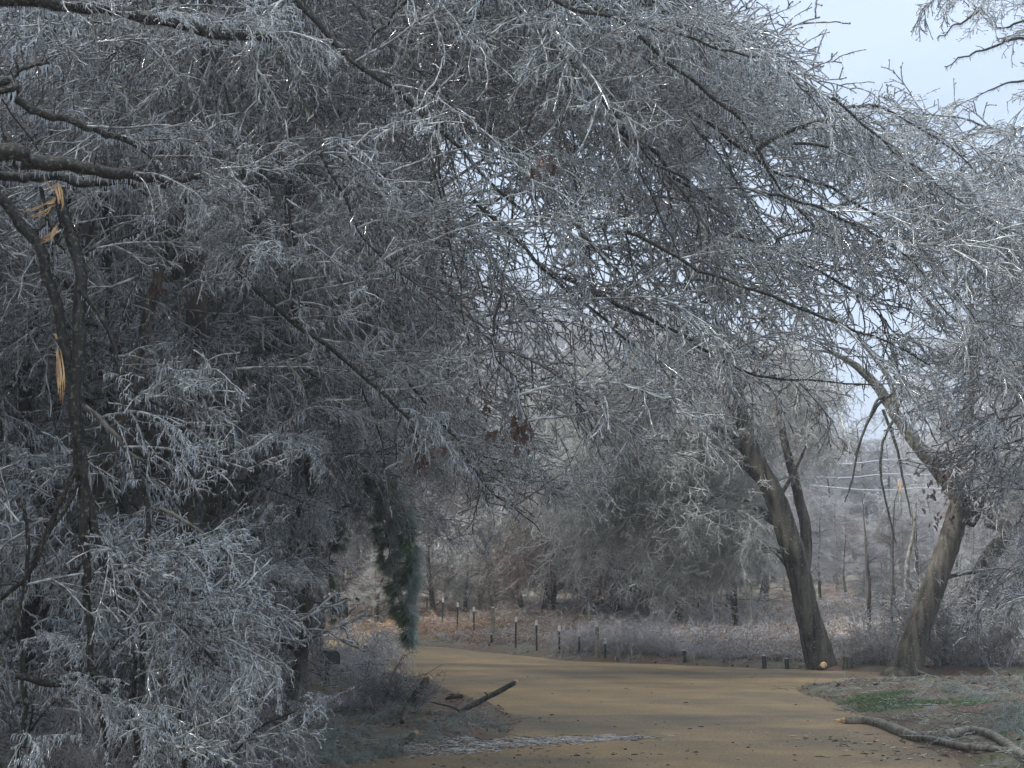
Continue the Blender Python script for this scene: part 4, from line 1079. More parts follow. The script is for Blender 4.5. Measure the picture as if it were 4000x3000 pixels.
# ------------------------------------------------------------------ green pine bough hanging over the road
bp_ = Pt(1130, 2480, 24); bp_[2] = gz(bp_[0], bp_[1])
TP_ = thing('pine_tree', 'green pine whose broken frosted bough hangs down over the far road', 'pine tree', bp_)
_, PP = limb(TP_, bp_, [bp_, Pt(1135, 2200, 24), Pt(1140, 1800, 24), Pt(1150, 1300, 24.2), Pt(1160, 900, 24.3)], 0.13, 0.06, M['bark2'], 'trunk', iced=False, sides=12)
def pine_bough(pxs, w, d_, dens, ln, name='bough', frost=0.62, sd=1):
    g = np.random.default_rng(sd)
    pts = np.array([Pt(x, y, d_) for x, y in pxs]); P = spline(pts, 60)
    stem = MB(); tubes(stem, (P - bp_)[None], np.linspace(0.022, 0.006, 60)[None], 6)
    so_ = obj(name, stem.mesh(name, [M['bark']]), TP_)
    W = np.interp(np.linspace(0, 1, 60), np.linspace(0, 1, len(w)), w) / 2 / FPX * d_
    mb = MB(); S_, D_, K_ = [], [], []
    for i in range(2, 60):
        for k in range(dens):
            a = g.uniform(0, 2 * math.pi); rr = W[i] * math.sqrt(g.random())
            c = P[i] + np.array([math.cos(a) * rr, math.sin(a) * rr * 0.8, g.normal(0, 0.05)])
            if g.random() < 0.62: continue
            m_ = 40
            td = np.array([math.cos(a) * 0.5, math.sin(a) * 0.4, -0.55]) + g.normal(0, 0.25, 3)
            dd = td[None] + g.normal(0, 0.38, (m_, 3))
            S_.append(np.repeat(c[None], m_, 0) + g.normal(0, 0.012, (m_, 3))); D_.append(norm(dd))
            K_.append(np.full(m_, (math.cos(a) * rr / max(W[i], 1e-3) + g.normal(0, 0.3)) > 1 - frost * 1.6))
    S_, D_, K_ = np.concatenate(S_), np.concatenate(D_), np.concatenate(K_)
    L_ = ln * (0.6 + 0.6 * g.random(len(S_)))[:, None]
    Q = np.stack([S_, S_ + D_ * L_ * 0.5, S_ + D_ * L_ * 0.95 + [0, 0, -0.015]], 1) - bp_
    tubes(mb, Q[~K_], np.array([[0.0028, 0.0038, 0.0014]]), 3, 0)
    tubes(mb, Q[K_], np.array([[0.0036, 0.0052, 0.0024]]), 3, 1)
    obj('needles', mb.mesh('needles', [M['pine'], M['pinefrost']]), so_)
pine_bough([(1140, 1700), (1340, 1730), (1400, 1790), (1460, 1900), (1500, 2050), (1530, 2200), (1555, 2330), (1590, 2420), (1606, 2500)], [10, 20, 60, 85, 60, 90, 60, 70, 28, 12], 23.5, 7, 0.19, sd=3)
pine_bough([(1340, 1730), (1440, 1800), (1540, 1900), (1590, 2050), (1605, 2200), (1600, 2320)], [20, 45, 50, 55, 20], 23.4, 5, 0.19, frost=0.62, sd=4)
pine_bough([(1140, 1950), (1330, 2060), (1290, 2160), (1290, 2260), (1300, 2360), (1330, 2420)], [12, 40, 55, 35, 20], 24.2, 2, 0.12, frost=0.2, sd=5)
pine_bough([(1150, 1420), (1320, 1500), (1380, 1560), (1420, 1700), (1430, 1850)], [30, 90, 90, 40], 24.4, 5, 0.12, frost=0.4, sd=6)
# bare vine trailing beside the bough
_, _ = limb(TP_, bp_, [Pt(1535, 2080, 23.2), Pt(1543, 2180, 23.1), Pt(1530, 2270, 23.1), Pt(1510, 2330, 23.1), Pt(1498, 2380, 23.1)], 0.006, 0.004, M['palebark'], 'bare_stem', iced=False, sides=5)

# ------------------------------------------------------------------ fallen wood by the road
def ground_limb(name, label, cat, pxs, w, mt, lift=0.0, side=None, torn=None, nsp=0, lib=None, tornw=22):
    P0 = [G(x, y) + np.array([0, 0, w[0] / 2 / FPX * G(x, y)[1] + (lift if not hasattr(lift, '__len__') else lift[i])]) for i, (x, y) in enumerate(pxs)]
    b = P0[0].copy(); b[2] = gz(b[0], b[1])
    T = thing(name, label, cat, b)
    dd = P0[0][1]
    _, P = limb(T, b, P0, [q / 2 / FPX * dd for q in w], None, M[mt], 'log', iced=False, sides=14, wob=0.004, rough=0.05)
    for sx, sw in (side or []):
        Q = [G(x, y) + np.array([0, 0, sw[0] / 2 / FPX * G(x, y)[1]]) for x, y in sx]
        _, Q = limb(T, b, Q, [q / 2 / FPX * dd for q in sw], None, M[mt], 'fork', iced=False, sides=12, wob=0.004, rough=0.05)
        if nsp: dress(T, b, Q, nsp, lib or SPRAY, s0=0.4, s1=0.8, head=0.4, name='twig_spray')
    return T, b, P
T, b, P = ground_limb('fallen_limb', 'long fallen grey limb forking at the right edge of the road', 'fallen limb',
            [(3300, 2830), (3400, 2835), (3490, 2862), (3570, 2892), (3650, 2900), (3720, 2885), (3790, 2868), (3870, 2885), (3950, 2935), (4080, 3020)], [28, 34, 38, 38, 36, 32, 30, 28, 26], 'palebark',
            side=[([(3630, 2900), (3740, 2925), (3850, 2935), (3960, 2950), (4080, 2985)], [24, 22, 18, 16]), ([(3960, 2930), (3990, 2970), (4040, 3010)], [14, 10])], nsp=5)
p0 = P[0]
mb = MB(); tubes(mb, np.array([p0 - b, p0 - b + [-0.07, 0, 0.0], p0 - b + [-0.17, -0.02, 0.01]])[None], np.array([[0.045, 0.028, 0.004]]), 7, rough=0.5)
obj('torn_end', mb.mesh('torn_end', [M['wood']], smooth=False), T)

def raised(name, label, cat, pts, w, mt, cut=True, twigs=(), cutr=1.02):
    b = np.array(pts[0], float); b[2] = gz(b[0], b[1])
    T = thing(name, label, cat, b)
    _, P = limb(T, b, pts, w, None, M[mt], 'log', iced=False, sides=14, wob=0.003, rough=0.06)
    for q in twigs: limb(T, b, q, 0.016, 0.006, M[mt], 'side_twig', iced=False, sides=6)
    if cut:
        e = P[-1] - b; dr = norm(P[-1] - P[-3]); r = w[-1] * cutr
        mb = MB(); tubes(mb, np.stack([e - dr * 0.02, e + dr * 0.02, e + dr * 0.05])[None], np.array([[r, r * 0.96, r * 0.55]]), 12, closed=True, rough=0.15)
        obj('cut_face', mb.mesh('cut_face', [M['wood']], smooth=False), T)
    return T
A = G(1700, 2830); a2 = Pt(1850, 2752, 21); a3 = Pt(1950, 2700, 21.2); a4 = Pt(2012, 2666, 21.3)
raised('sawn_branch', 'long dark sawn branch sticking up over the verge with a pale cut end', 'sawn branch', [A + (0, 0, 0.03), Pt(1760, 2800, 20.6), a2, a3, a4], [0.022, 0.036, 0.038, 0.038, 0.034], 'bark',
       twigs=[[Pt(1800, 2785, 20.7), Pt(1760, 2760, 20.8), Pt(1700, 2745, 20.9), Pt(1680, 2740, 21)], [Pt(1905, 2722, 21), Pt(1898, 2706, 21), Pt(1892, 2704, 21)], [Pt(1780, 2795, 20.7), Pt(1800, 2830, 20.3), Pt(1830, 2850, 20.1)]])
A = G(1570, 2830)
raised('sawn_branch', 'thick short sawn branch with an orange cut end, left of the long one', 'sawn branch', [A + (0, 0, 0.03), Pt(1590, 2765, 20.6), Pt(1630, 2705, 20.7), Pt(1672, 2652, 20.8)], [0.03, 0.045, 0.05, 0.048], 'bark2')
A = G(1560, 2925)
raised('sawn_branch', 'small sawn stub with an orange face near the bottom debris line', 'sawn branch', [A + (0, 0, 0.03), A + (0.09, 0.02, 0.09), A + (0.17, 0.05, 0.16)], [0.03, 0.035, 0.035], 'bark2')
A = G(1740, 2740)
raised('branch_stub', 'short brown split piece of wood lying on the verge between the sawn branches', 'wood piece', [A + (0, 0, 0.03), A + (0.10, 0.0, 0.06), A + (0.26, 0.03, 0.08)], [0.02, 0.035, 0.035], 'deadleaf')
A = G(3190, 2615)
raised('sawn_stub', 'small sawn stub with a bright face at the foot of the leaning trunk', 'sawn stub', [A + (0, -0.1, -0.05), A + (0.03, -0.25, 0.03), A + (0.07, -0.42, 0.10)], [0.06, 0.07, 0.07], 'bark2')
A = G(3640, 2590)
raised('sawn_stub', 'cut stub beside the foot of the right leaning tree', 'sawn stub', [A + (0.1, 0, 0), A + (0.03, -0.1, 0.06), A + (0.0, -0.25, 0.08)], [0.03, 0.035, 0.035], 'bark2')
A = G(3560, 2570)
raised('sawn_branch', 'cut branch leaning against the foot of the right leaning tree', 'sawn branch', [A + (-0.5, -0.4, 0), A + (-0.3, -0.45, 0.06), A + (0.15, -0.5, 0.18)], [0.02, 0.03, 0.03], 'palebark')
A = G(3320, 2622)
raised('tree_stump', 'low dark stump right of the leaning trunk', 'stump', [A + (0, 0.2, -0.1), A + (0, 0.2, 0.1), A + (0.02, 0.2, 0.26)], [0.13, 0.11, 0.10], 'bark2', cut=False)

# ------------------------------------------------------------------ frosted shrubs along the fence and verges
M['frostbush'] = mat('frosted_grey_stem', (0.28, 0.27, 0.28), 0.4, (0.56, 0.56, 0.59), 9, coat=0.3, objvar=0.15)
def shrub_mesh(seed, mt, n0=34, up=0.9, droop=0.22, r=0.006):
    g = np.random.default_rng(seed); mb = MB()
    a = g.uniform(0, 2 * math.pi, n0); e = g.uniform(0.2, 1.2, n0)
    D = np.c_[np.cos(a) * e * 0.7, np.sin(a) * e * 0.7, np.full(n0, up)]
    S = np.c_[np.cos(a), np.sin(a), np.zeros(n0)] * g.random((n0, 1)) * 0.25
    P = grow(S, D, 0.75 + 0.7 * g.random(n0), 9, droop, 0.10, g)
    tubes(mb, P, np.linspace(r * 1.3, r * 0.7, 10)[None], 4)
    s, d_, t = kids(P, 11, 0.12, 1, 0.4, 1.2, g); P = grow(s, d_, 0.10 + 0.28 * g.random(len(t)), 5, droop, 0.2, g)
    tubes(mb, P, np.linspace(r, r * 0.6, 6)[None], 3)
    s, d_, t = kids(P, 6, 0.1, 1, 0.5, 1.3, g); P = grow(s, d_, 0.04 + 0.07 * g.random(len(t)), 2, 0.2, 0.3, g)
    tubes(mb, P, np.linspace(r * 0.8, r * 0.35, 3)[None], 3)
    return mb.mesh('frosted_shrub', [mt])
SH = [shrub_mesh(60 + i, M['frostbush']) for i in range(4)]
M['sedge'] = mat('frosted_green_grey_stem', (0.13, 0.17, 0.13), 0.4, (0.36, 0.40, 0.38), 9, coat=0.2)
SG = [shrub_mesh(70 + i, M['sedge'], n0=50, up=0.35, droop=0.25, r=0.005) for i in range(3)]
DK = [shrub_mesh(80 + i, M['finetwig'], n0=26, up=1.0, droop=0.08, r=0.007) for i in range(3)]
def bush(px, py, s, lib, label, group=None, dy=0, name='frosted_shrub', sz=1.0):
    p = G(px, py); p[1] += dy; p[2] = gz(p[0], p[1]) - 0.03
    o = obj(name, random.choice(lib), None, p, (0, 0, random.uniform(0, 6.28)), (s, s, s * sz))
    tag(o, label, 'shrub', group); return o
bush(2440, 2572, 1.15, SH, 'largest frosted bush, whose tips stand above the fence line', dy=1.0)
bush(2330, 2572, 0.95, SH, 'frosted bush around the round topped wooden post', dy=1.2)
bush(2240, 2568, 0.7, SH, 'low frosted bush at the foot of the short looking steel post', dy=1.3)
bush(2530, 2585, 0.9, SH, 'frosted bush directly right of the largest one', dy=0.9)
bush(2620, 2592, 0.62, SH, 'low frosted bush left of the tallest dark stub post', dy=0.8)
bush(2760, 2600, 0.5, SH, 'low frosted bush right of the tallest dark stub post', dy=0.8)
bush(2880, 2608, 0.48, SH, 'low frosted bush left of the pair of dark stub posts', dy=0.8)
bush(1420, 2625, .95, SH, 'round pale frosted bush on the verge right of the mailbox', dy=0.3, sz=1.35)
bush(1385, 2655, .6, SH, 'frosted bush in front of the mailbox post', dy=0.2, sz=1.25)
bush(1400, 2770, 0.5, SH, 'frosted bush on the verge nearer than the mailbox', dy=0)
bush(1480, 2560, 0.55, SH, 'small frosted bush at the tip of the verge by the far road', dy=-0.3)
for i, (px, py, s, lab) in enumerate([(1850, 2820, .34, 'frosted green brush under the long sawn branch'), (1720, 2850, .38, 'frosted green brush pile left of the long sawn branch'), (1930, 2845, .22, 'small frosted green tuft right of the brush pile'),
        (1640, 2890, .3, 'frosted green brush beside the small sawn stub'), (1480, 2940, .38, 'frosted green brush near the bottom debris line'), (1330, 2970, .5, 'frosted green brush at the bottom edge left of the road'),
        (1150, 2995, .6, 'leftmost frosted green brush at the bottom edge'), (1460, 2820, .45, 'frosted brush left of the thick short sawn branch'), (1370, 2870, .55, 'frosted brush between shrub and verge'),
        (3850, 2740, .5, 'frosted green brush on the right verge above the fallen limb'), (3990, 2800, .7, 'frosted green brush at the right edge above the fallen limb'), (3720, 2705, .3, 'frosted green brush at the tip of the right verge'),
        (3960, 2690, .5, 'frosted green brush at the right edge by the far road'), (3840, 2668, .35, 'pale frosted brush behind the right verge'), (3950, 2860, .5, 'frosted brush behind the fork of the fallen limb')]):
    bush(px, py, s, SG, lab, name='frosted_brush')
for i, (px, py, s, lab) in enumerate([(3380, 2612, .8, 'grey twiggy bush right of the low stump'), (3480, 2606, 1.0, 'grey twiggy bush left of the right leaning tree foot'), (3700, 2605, 1.4, 'large dark twiggy bush right of the right leaning tree foot'),
        (3800, 2612, 1.5, 'dark twiggy bush second from the right edge'), (3920, 2620, 1.6, 'dark twiggy bush at the right edge behind the road'), (1470, 2790, .7, 'dark upright twiggy bush left of the sawn branches'),
        (1600, 2800, .5, 'dark twiggy bush between the two sawn branches'), (3640, 2560, 1.5, 'grey bush rising behind the right leaning tree foot'), (3760, 2540, 1.5, 'grey bush below the steep right tree'),
        (3900, 2540, 1.6, 'grey bush on the bank at the right edge')]):
    bush(px, py, s, DK, lab, name='twiggy_bush', dy=0.4)

# ------------------------------------------------------------------ dry bracken on the bank (one mass)
def scatter(n_, x0, x1, y0, y1, f, g):
    X = g.uniform(x0, x1, n_); Y = g.uniform(y0, y1, n_)
    k = f(X, Y); return X[k], Y[k]
g = np.random.default_rng(5)
yfar = lambda X: np.interp(X, FARA[:, 0], FARA[:, 1])
def bracken(n_, x0, x1, tmin, tmax):
    X = g.uniform(x0, x1, n_); t = tmin + (tmax - tmin) * g.random(n_) ** 1.3; Y = yfar(X) + t
    return X, Y, t
X, Y, t = bracken(64000, -14, 17, 1.1, 24)
keep = sdf(X, Y, ROAD) > 0.8
keep &= (t > 1.3 + 1.3 * (X < 1)) | (g.random(len(X)) < 0.10)
X, Y, t = X[keep], Y[keep], t[keep]
Z = height(X, Y) - 0.02; n_ = len(X)
clump = vnoise(X, Y, 0.9, 8); hgt = ((0.17 + 0.10 * np.clip(t / 8, 0, 1)) + 0.09 * clump) * (0.5 + g.random(n_)) + 0.05
a = g.uniform(0, 6.28, n_); D = np.c_[np.cos(a) * 0.6, np.sin(a) * 0.6, np.ones(n_)]
P = grow(np.c_[X, Y, Z], D, hgt * 1.7, 5, 0.42, 0.22, g)
orange = np.clip((4.0 - X) / 6.0, 0, 1) * np.clip(1.5 - t / 14, 0.1, 1)
orange = np.clip(orange + 0.25 * vnoise(X, Y, 0.7, 3), 0, 1)
c_or = np.array([0.40, 0.24, 0.115]); c_tan = np.array([0.50, 0.37, 0.22]); c_fr = np.array([0.48, 0.48, 0.49]); c_rd = np.array([0.24, 0.135, 0.09])
w = g.random((n_, 1)); w2 = g.random((n_, 1))
col = np.where(w < orange[:, None] * 0.62, np.where(w2 < 0.6, c_or, np.where(w2 < 0.82, c_rd, c_tan)), np.where(w2 < 0.66, c_fr, np.where(w2 < 0.85, c_tan * 0.8, c_rd)))
col = col * (0.75 + 0.5 * g.random((n_, 1)))
mb = MB(); tubes(mb, P, np.linspace(0.008, 0.005, 6)[None], 3, 0, col)
s, d_, tt = kids(P, 2, 0.3, 1, 0.5, 1.2, g); Q = grow(s, d_, 0.16 * (0.4 + g.random(len(tt))), 2, 0.3, 0.3, g)
tubes(mb, Q, np.linspace(0.007, 0.004, 3)[None], 3, 0, np.repeat(col, 2, 0))
M['drygrass'] = mat('dry_bracken_and_frost', (0, 0, 0), 0.6, scale=20, attr='col')
tag(obj('dry_bracken', mb.mesh('dry_bracken', [M['drygrass']])), 'matted orange and frosted grey bracken covering the bank behind the posts', 'bracken', kind='stuff')

# short frosted grass of the verges
def verge(n_, x0, x1, y0, y1, cols, wts, h, label, name, cond=None, r=0.004, dmin=0.05, lim=3.5, fall=1.0):
    X = g.uniform(x0, x1, n_); Y = g.uniform(y0, y1, n_)
    sd = sdf(X, Y, ROAD) + 0.10 * vnoise(X, Y, 2.3) + 0.05 * vnoise(X, Y, 7, 3)
    k = (sd > dmin + 0.3 * g.random(n_)) & (sd < lim)
    if cond is not None: k &= cond(X, Y)
    X, Y, sd = X[k], Y[k], sd[k]; m_ = len(X)
    k = vnoise(X, Y, 2.0, 11) + 0.9 * g.random(m_) > 0.15; X, Y, sd = X[k], Y[k], sd[k]; m_ = len(X)
    a = g.uniform(0, 6.28, m_); D = np.c_[np.cos(a), np.sin(a), 0.9 * np.ones(m_)]
    P = grow(np.c_[X, Y, height(X, Y) - 0.01], D, h * (0.4 + g.random(m_)), 3, 0.45, 0.2, g)
    pat = vnoise(X, Y, 1.3, 21)
    cs = np.array(cols); u = np.clip((pat + 1.2) / 2.4 + g.normal(0, 0.22, m_), 0, 0.999)
    cw = np.cumsum(wts) / sum(wts); ci = np.searchsorted(cw, u)
    col = cs[np.minimum(ci, len(cs) - 1)] * (0.7 + 0.6 * g.random((m_, 1)))
    mb = MB(); tubes(mb, P, np.linspace(r, r * 0.5, 4)[None], 3, 0, col)
    tag(obj(name, mb.mesh(name, [M['drygrass']])), label, 'grass', kind='stuff')
gr = [(0.07, 0.12, 0.04), (0.14, 0.18, 0.10), (0.36, 0.41, 0.36), (0.15, 0.085, 0.055), (0.22, 0.22, 0.19)]
verge(42000, -7.5, 1.0, 13.5, 40, gr, [1.5, 2, 3, 5, 2], 0.06, 'frosted grass and leaf litter on the left verge', 'frosted_grass', cond=lambda X, Y: Y < yfar(X) - 2)
verge(52000, 3.5, 17, 12, 32, [gr[0], (0.07, 0.16, 0.035), gr[1], gr[2], gr[3]], [2, 3, 2, 4, 4], 0.08, 'green and frosted grass on the right verge', 'frosted_grass', cond=lambda X, Y: Y < yfar(X) - 1)
verge(55000, -20, 19, 24, 60, [(0.11, 0.10, 0.085), (0.25, 0.27, 0.26), (0.13, 0.12, 0.11), (0.20, 0.22, 0.22)], [2, 2, 3, 2], 0.09, 'thin frosted grass strip along the far road edge', 'frosted_grass',
      cond=lambda X, Y: Y > yfar(X), lim=3.0)

gc = G(3560, 2745); gc2 = G(3420, 2720)
verge(90000, 5, 12, 19, 27, [(0.06, 0.15, 0.03), (0.09, 0.20, 0.05), (0.05, 0.11, 0.03), (0.25, 0.32, 0.24)], [3, 3, 3, 1.2], 0.09, 'patch of green grass on the right verge above the fallen limb', 'green_grass',
      cond=lambda X, Y: (((X - gc[0]) / 1.1) ** 2 + ((Y - gc[1]) / 0.9) ** 2 < 1 + 0.5 * vnoise(X, Y, 1.5, 9)) | (((X - gc2[0]) / 0.8) ** 2 + ((Y - gc2[1]) / 0.7) ** 2 < 0.9 + 0.5 * vnoise(X, Y, 1.7, 19)))
# broken twigs, bark chips and ice crumbs swept in lines on the gravel (uncountable)
def chips(name, label, lines, n_, w, cols, smax, thin=1.0):
    S_ = []
    for pxs, k in lines:
        pts = np.array([flat(x, y) for x, y in pxs]); u = g.random(int(n_ * k)) * (len(pts) - 1); i = u.astype(int); f = (u - i)[:, None]
        S_.append(pts[i] * (1 - f) + pts[i + 1] * f + g.normal(0, w, (len(u), 2)) * [2.0, 1.0])
    S_ = np.concatenate(S_); m_ = len(S_)
    z = np.maximum(height(S_[:, 0], S_[:, 1]), 0.012 * vnoise(S_[:, 0], S_[:, 1], 0.35, 1)) + 0.006
    a = g.uniform(0, 6.28, m_); ln = smax * (0.2 + g.random(m_) ** 2)
    D = np.c_[np.cos(a), np.sin(a), g.normal(0, 0.06, m_)] * ln[:, None]
    c = np.c_[S_, z]; P = np.stack([c - D / 2, c + [0, 0, 0.004], c + D / 2], 1)
    col = np.array(cols)[g.integers(0, len(cols), m_)] * (0.7 + 0.6 * g.random((m_, 1)))
    r = thin * (0.003 + 0.007 * g.random(m_))[:, None] * np.array([[0.5, 1, 0.4]])
    mb = MB(); tubes(mb, P, r, 4, 0, col)
    tag(obj(name, mb.mesh(name, [M['drygrass']])), label, 'debris', kind='stuff')
chips('road_debris', 'pale ice crumbs and bark chips in a line at the left bottom of the road',
      [([(1600, 2945), (1900, 2905), (2150, 2890), (2430, 2880)], 1.0)], 2600, 0.15, [(0.45, 0.48, 0.48), (0.55, 0.57, 0.58), (0.5, 0.52, 0.52), (0.09, 0.07, 0.055), (0.24, 0.24, 0.22), (0.05, 0.045, 0.04), (0.45, 0.33, 0.2)], 0.22, 0.6)
chips('road_debris', 'scattered chips and bits of bark on the bottom left gravel', [([(1200, 2990), (1700, 2985), (2100, 2960), (2500, 2930)], 0.4), ([(2000, 2800), (2200, 2830), (2400, 2860)], 0.1)],
      420, 0.6, [(0.10, 0.07, 0.05), (0.05, 0.045, 0.04), (0.35, 0.3, 0.22), (0.10, 0.14, 0.08)], 0.07)
chips('road_debris', 'pale wood chips and bark lying below the fallen limb', [([(3270, 2880), (3400, 2900), (3550, 2950), (3700, 2965)], 1.0), ([(3260, 2860), (3300, 2912)], 0.1)],
      170, 0.22, [(0.55, 0.44, 0.3), (0.50, 0.38, 0.24), (0.07, 0.05, 0.04), (0.30, 0.26, 0.2), (0.09, 0.06, 0.045), (0.05, 0.04, 0.035)], 0.12)
chips('road_debris', 'sparse twigs and stones over the open gravel', [([(2200, 2700), (2600, 2700), (3100, 2760)], 0.3), ([(2000, 2640), (2900, 2640), (3500, 2648)], 0.5), ([(2300, 2950), (3000, 2960)], 0.2)],
      70, 0.9, [(0.08, 0.06, 0.045), (0.12, 0.09, 0.06), (0.3, 0.25, 0.18)], 0.09)
# leaf litter, one mass
X = g.uniform(-8, 13, 26000); Y = g.uniform(13, 44, 26000); sd = sdf(X, Y, ROAD); k = (sd > 0.1) & (sd < 4) & (vnoise(X, Y, 1.5, 31) + g.random(26000) > 0.5); X, Y = X[k], Y[k]; m_ = len(X)
a = g.uniform(0, 6.28, m_); s_ = 0.025 + 0.03 * g.random(m_); zc = height(X, Y) + 0.015
u_ = np.c_[np.cos(a), np.sin(a), g.normal(0, 0.3, m_)] * s_[:, None]; v_ = np.c_[-np.sin(a), np.cos(a), g.normal(0, 0.3, m_)] * s_[:, None] * 0.6
c_ = np.c_[X, Y, zc]; V = np.stack([c_ - u_, c_ - v_, c_ + u_, c_ + v_], 1).reshape(-1, 3)
mb = MB(); mb.add(V, np.arange(m_ * 4).reshape(-1, 4), 0, np.repeat(np.array([[0.16, 0.075, 0.045]]) * (0.5 + 0.9 * g.random((m_, 1))), 4, 0))
tag(obj('leaf_litter', mb.mesh('leaf_litter', [M['drygrass']], smooth=False)), 'fallen red brown leaves scattered over both verges', 'leaf litter', kind='stuff')

# ------------------------------------------------------------------ dead leaf clusters still on the twigs
def leaf_cluster(parent, px, py, d_, n_, size, seed, spread=0.06, mt='deadleaf'):
    g = np.random.default_rng(seed); mb = MB(); c = Pt(px, py, d_)
    out = []
    prof = [(0, 0), (0.18, 0.12), (0.30, 0.34), (0.42, 0.16), (0.55, 0.38), (0.68, 0.15), (0.82, 0.24), (1.0, 0.0)]
    full = [(x, y) for x, y in prof] + [(x, -y) for x, y in prof[-2:0:-1]]
    full = np.array(full)
    for i in range(n_):
        a = g.uniform(0, 6.28); ax = norm(np.array([math.cos(a) * 0.5, math.sin(a) * 0.5, -1.0])); sd_ = norm(np.cross(ax, g.normal(0, 1, 3))); nn = np.cross(ax, sd_)
        o_ = c + g.normal(0, spread, 3) * [1, 1, 0.8]; s_ = size * g.uniform(0.6, 1.2)
        V = [o_ + (ax * x + sd_ * y * 0.9 + nn * (0.35 * abs(y) + 0.15 * math.sin(x * 3))) * s_ for x, y in full]
        V.append(o_ + ax * 0.5 * s_); k = len(full)
        mb.add(np.array(V) - np.array(parent.location), [[j, (j + 1) % k, k, k] for j in range(k)])
    obj('leaf_cluster', mb.mesh('leaf_cluster', [M[mt]], smooth=False), parent)
bpy.context.view_layer.update()
crown_tree = [o for o in C.objects if o.get('label', '').startswith('iced tree whose twig crown')][0]
for i, (px, py, n_, sz) in enumerate([(2160, 640, 16, 0.09), (2010, 1685, 22, 0.10), (1905, 1550, 6, 0.08), (1880, 1545, 4, 0.07), (1690, 1775, 14, 0.09), (1650, 1780, 8, 0.07), (610, 1110, 12, 0.08), (2450, 165, 6, 0.07),
        (2440, 1260, 6, 0.07), (30, 520, 6, 0.08), (760, 590, 4, 0.06), (1350, 600, 4, 0.06)]):
    leaf_cluster(crown_tree, px, py, 9.6, n_, sz * 0.8, 900 + i)
for i, (px, py, n_, sz) in enumerate([(3720, 1840, 40, 0.16), (3690, 1800, 30, 0.16), (3660, 1880, 24, 0.14), (3830, 1950, 40, 0.16), (3700, 2020, 16, 0.14), (3740, 1790, 20, .15)]):
    leaf_cluster(TR, px, py, 29.8, n_, sz, 930 + i, spread=0.22)

# ------------------------------------------------------------------ power wires and a house far on the right
M['icewire'] = mat('iced_cable', (0.42, 0.46, 0.52), 0.35, (0.5, 0.54, 0.6), 4)
for i, (p, q, dd, lab) in enumerate([((3180, 1812), (3760, 1778), 70, 'top one of the three ice coated wires across the hazy gap'), ((3180, 1862), (3740, 1842), 68, 'middle one of the three ice coated wires across the hazy gap'),
                            ((3300, 1908), (3900, 1904), 66, 'lowest of the three ice coated wires across the hazy gap')]):
    A, B = Pt(*p, dd), Pt(*q, dd); A2, B2 = A - (B - A) * 1.5, B + (B - A) * 1.5
    m_ = (A + B) / 2; A2[2] += 1.2; B2[2] += 1.2
    P = spline([A2, A, m_, B, B2], 40); mb = MB(); tubes(mb, (P - A2)[None], 0.022, 6)
    o = obj('iced_wire', mb.mesh('iced_wire', [M['icewire']]), None, A2); tag(o, lab, 'wire', 'ice coated wires across the gap')
hp = Pt(3975, 2300, 72); zb = gz(hp[0], hp[1])
H = thing('far_house', 'small far house with a pale frosted roof and white chimney at the right edge', 'house', (hp[0], hp[1], zb))
M['frostroof'] = mat('frosted_roof', (0.42, 0.42, 0.48), 0.6, (0.55, 0.55, 0.6), 3)
M['siding'] = mat('grey_siding', (0.30, 0.31, 0.33), 0.7, (0.36, 0.37, 0.39), 4)
z1 = Pt(3975, 2305, 72)[2] - zb; z2 = Pt(3975, 2195, 72)[2] - zb
def box(x0, x1, y0, y1, z0, z1_):
    V = [(x0, y0, z0), (x1, y0, z0), (x1, y1, z0), (x0, y1, z0), (x0, y0, z1_), (x1, y0, z1_), (x1, y1, z1_), (x0, y1, z1_)]
    return V, [[0, 1, 5, 4], [1, 2, 6, 5], [2, 3, 7, 6], [3, 0, 4, 7], [4, 5, 6, 7], [0, 3, 2, 1]]
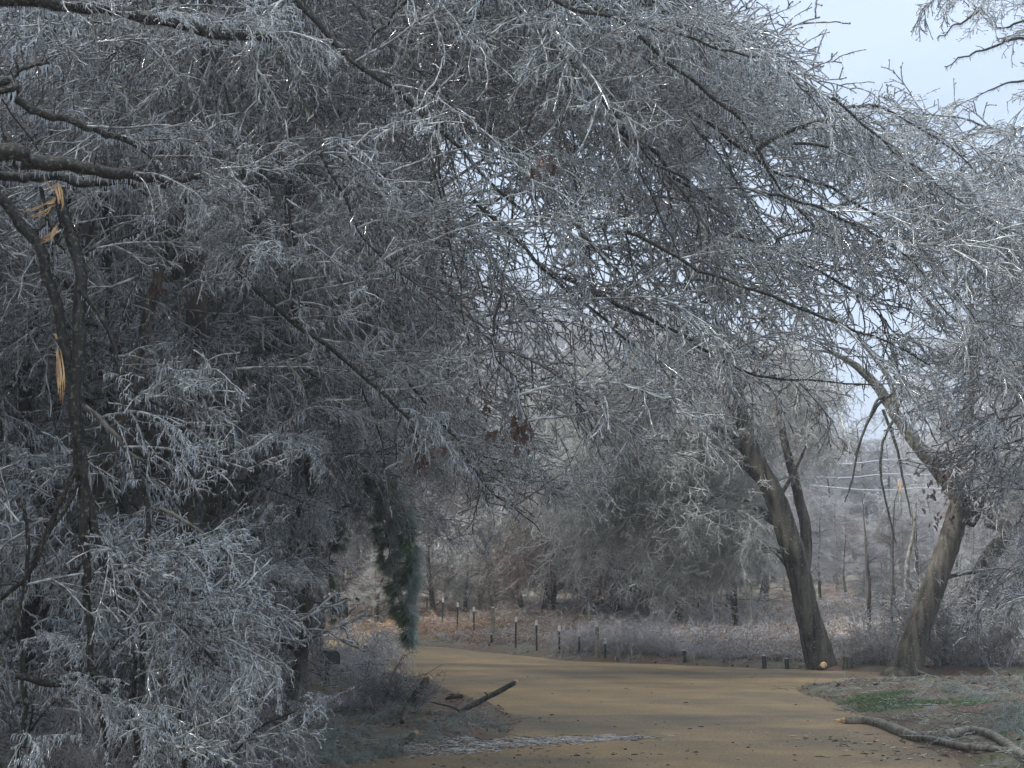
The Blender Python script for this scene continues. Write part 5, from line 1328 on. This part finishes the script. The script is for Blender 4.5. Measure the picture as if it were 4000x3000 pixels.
mb = MB(); mb.add(*box(-1.4, 6, 0, 5, -0.5, z1)); obj('wall', mb.mesh('wall', [M['siding']], smooth=False), H)
mb = MB(); mb.add([(-1.7, -0.3, z1 - 0.1), (6.3, -0.3, z1 - 0.1), (6.3, 2.5, z2), (-0.3, 2.5, z2), (-1.7, 5.3, z1 - 0.1), (6.3, 5.3, z1 - 0.1), (-1.7, -0.3, z1 - 0.25), (6.3, -0.3, z1 - 0.25), (-1.7, 5.3, z1 - 0.25), (6.3, 5.3, z1 - 0.25)],
                  [[0, 1, 2, 3], [3, 2, 5, 4], [0, 3, 4, 4], [1, 5, 2, 2], [6, 7, 1, 0], [8, 4, 5, 9], [6, 0, 4, 8], [7, 9, 5, 1]]); rf = obj('roof', mb.mesh('roof', [M['frostroof']], smooth=False), H)
mb = MB(); mb.add(*box(-0.42, -0.08, 1.2, 1.6, z1 - 0.05, z2 + 0.35)); ch = obj('chimney', mb.mesh('chimney', [M['white_paint']], smooth=False), rf)
mb = MB(); tubes(mb, np.array([[[-0.3, 1.4, z2 + 0.352], [-0.3, 1.4, z2 + 0.9]]]), 0.045, 8, closed=True); obj('flue', mb.mesh('flue', [M['white_paint']]), ch)
mb = MB(); mb.add(*box(0.8, 1.7, -0.03, -0.003, z1 - 1.5, z1 - 0.5)); M['darkglass'] = mat('dark_glass', (0.02, 0.025, 0.03), 0.1); obj('window', mb.mesh('window', [M['darkglass']], smooth=False), H)

# ------------------------------------------------------------------ damp winter air
hm = bpy.data.materials.new('winter_haze'); hm.use_nodes = True; hn = hm.node_tree.nodes; hn.clear()
hv = hn.new("ShaderNodeVolumePrincipled"); hv.inputs['Color'].default_value = (0.82, 0.90, 1.0, 1); hv.inputs['Density'].default_value = 0.0020; hv.inputs['Anisotropy'].default_value = 0.2
ho = hn.new("ShaderNodeOutputMaterial"); hm.node_tree.links.new(hv.outputs[0], ho.inputs['Volume'])
mb = MB(); mb.add(*box(-950, 950, -80, 1650, -3, 60))
hz_o = obj('haze', mb.mesh('haze', [hm], smooth=False)); tag(hz_o, 'thin blue winter haze filling the air of the wood', 'haze', kind='stuff')
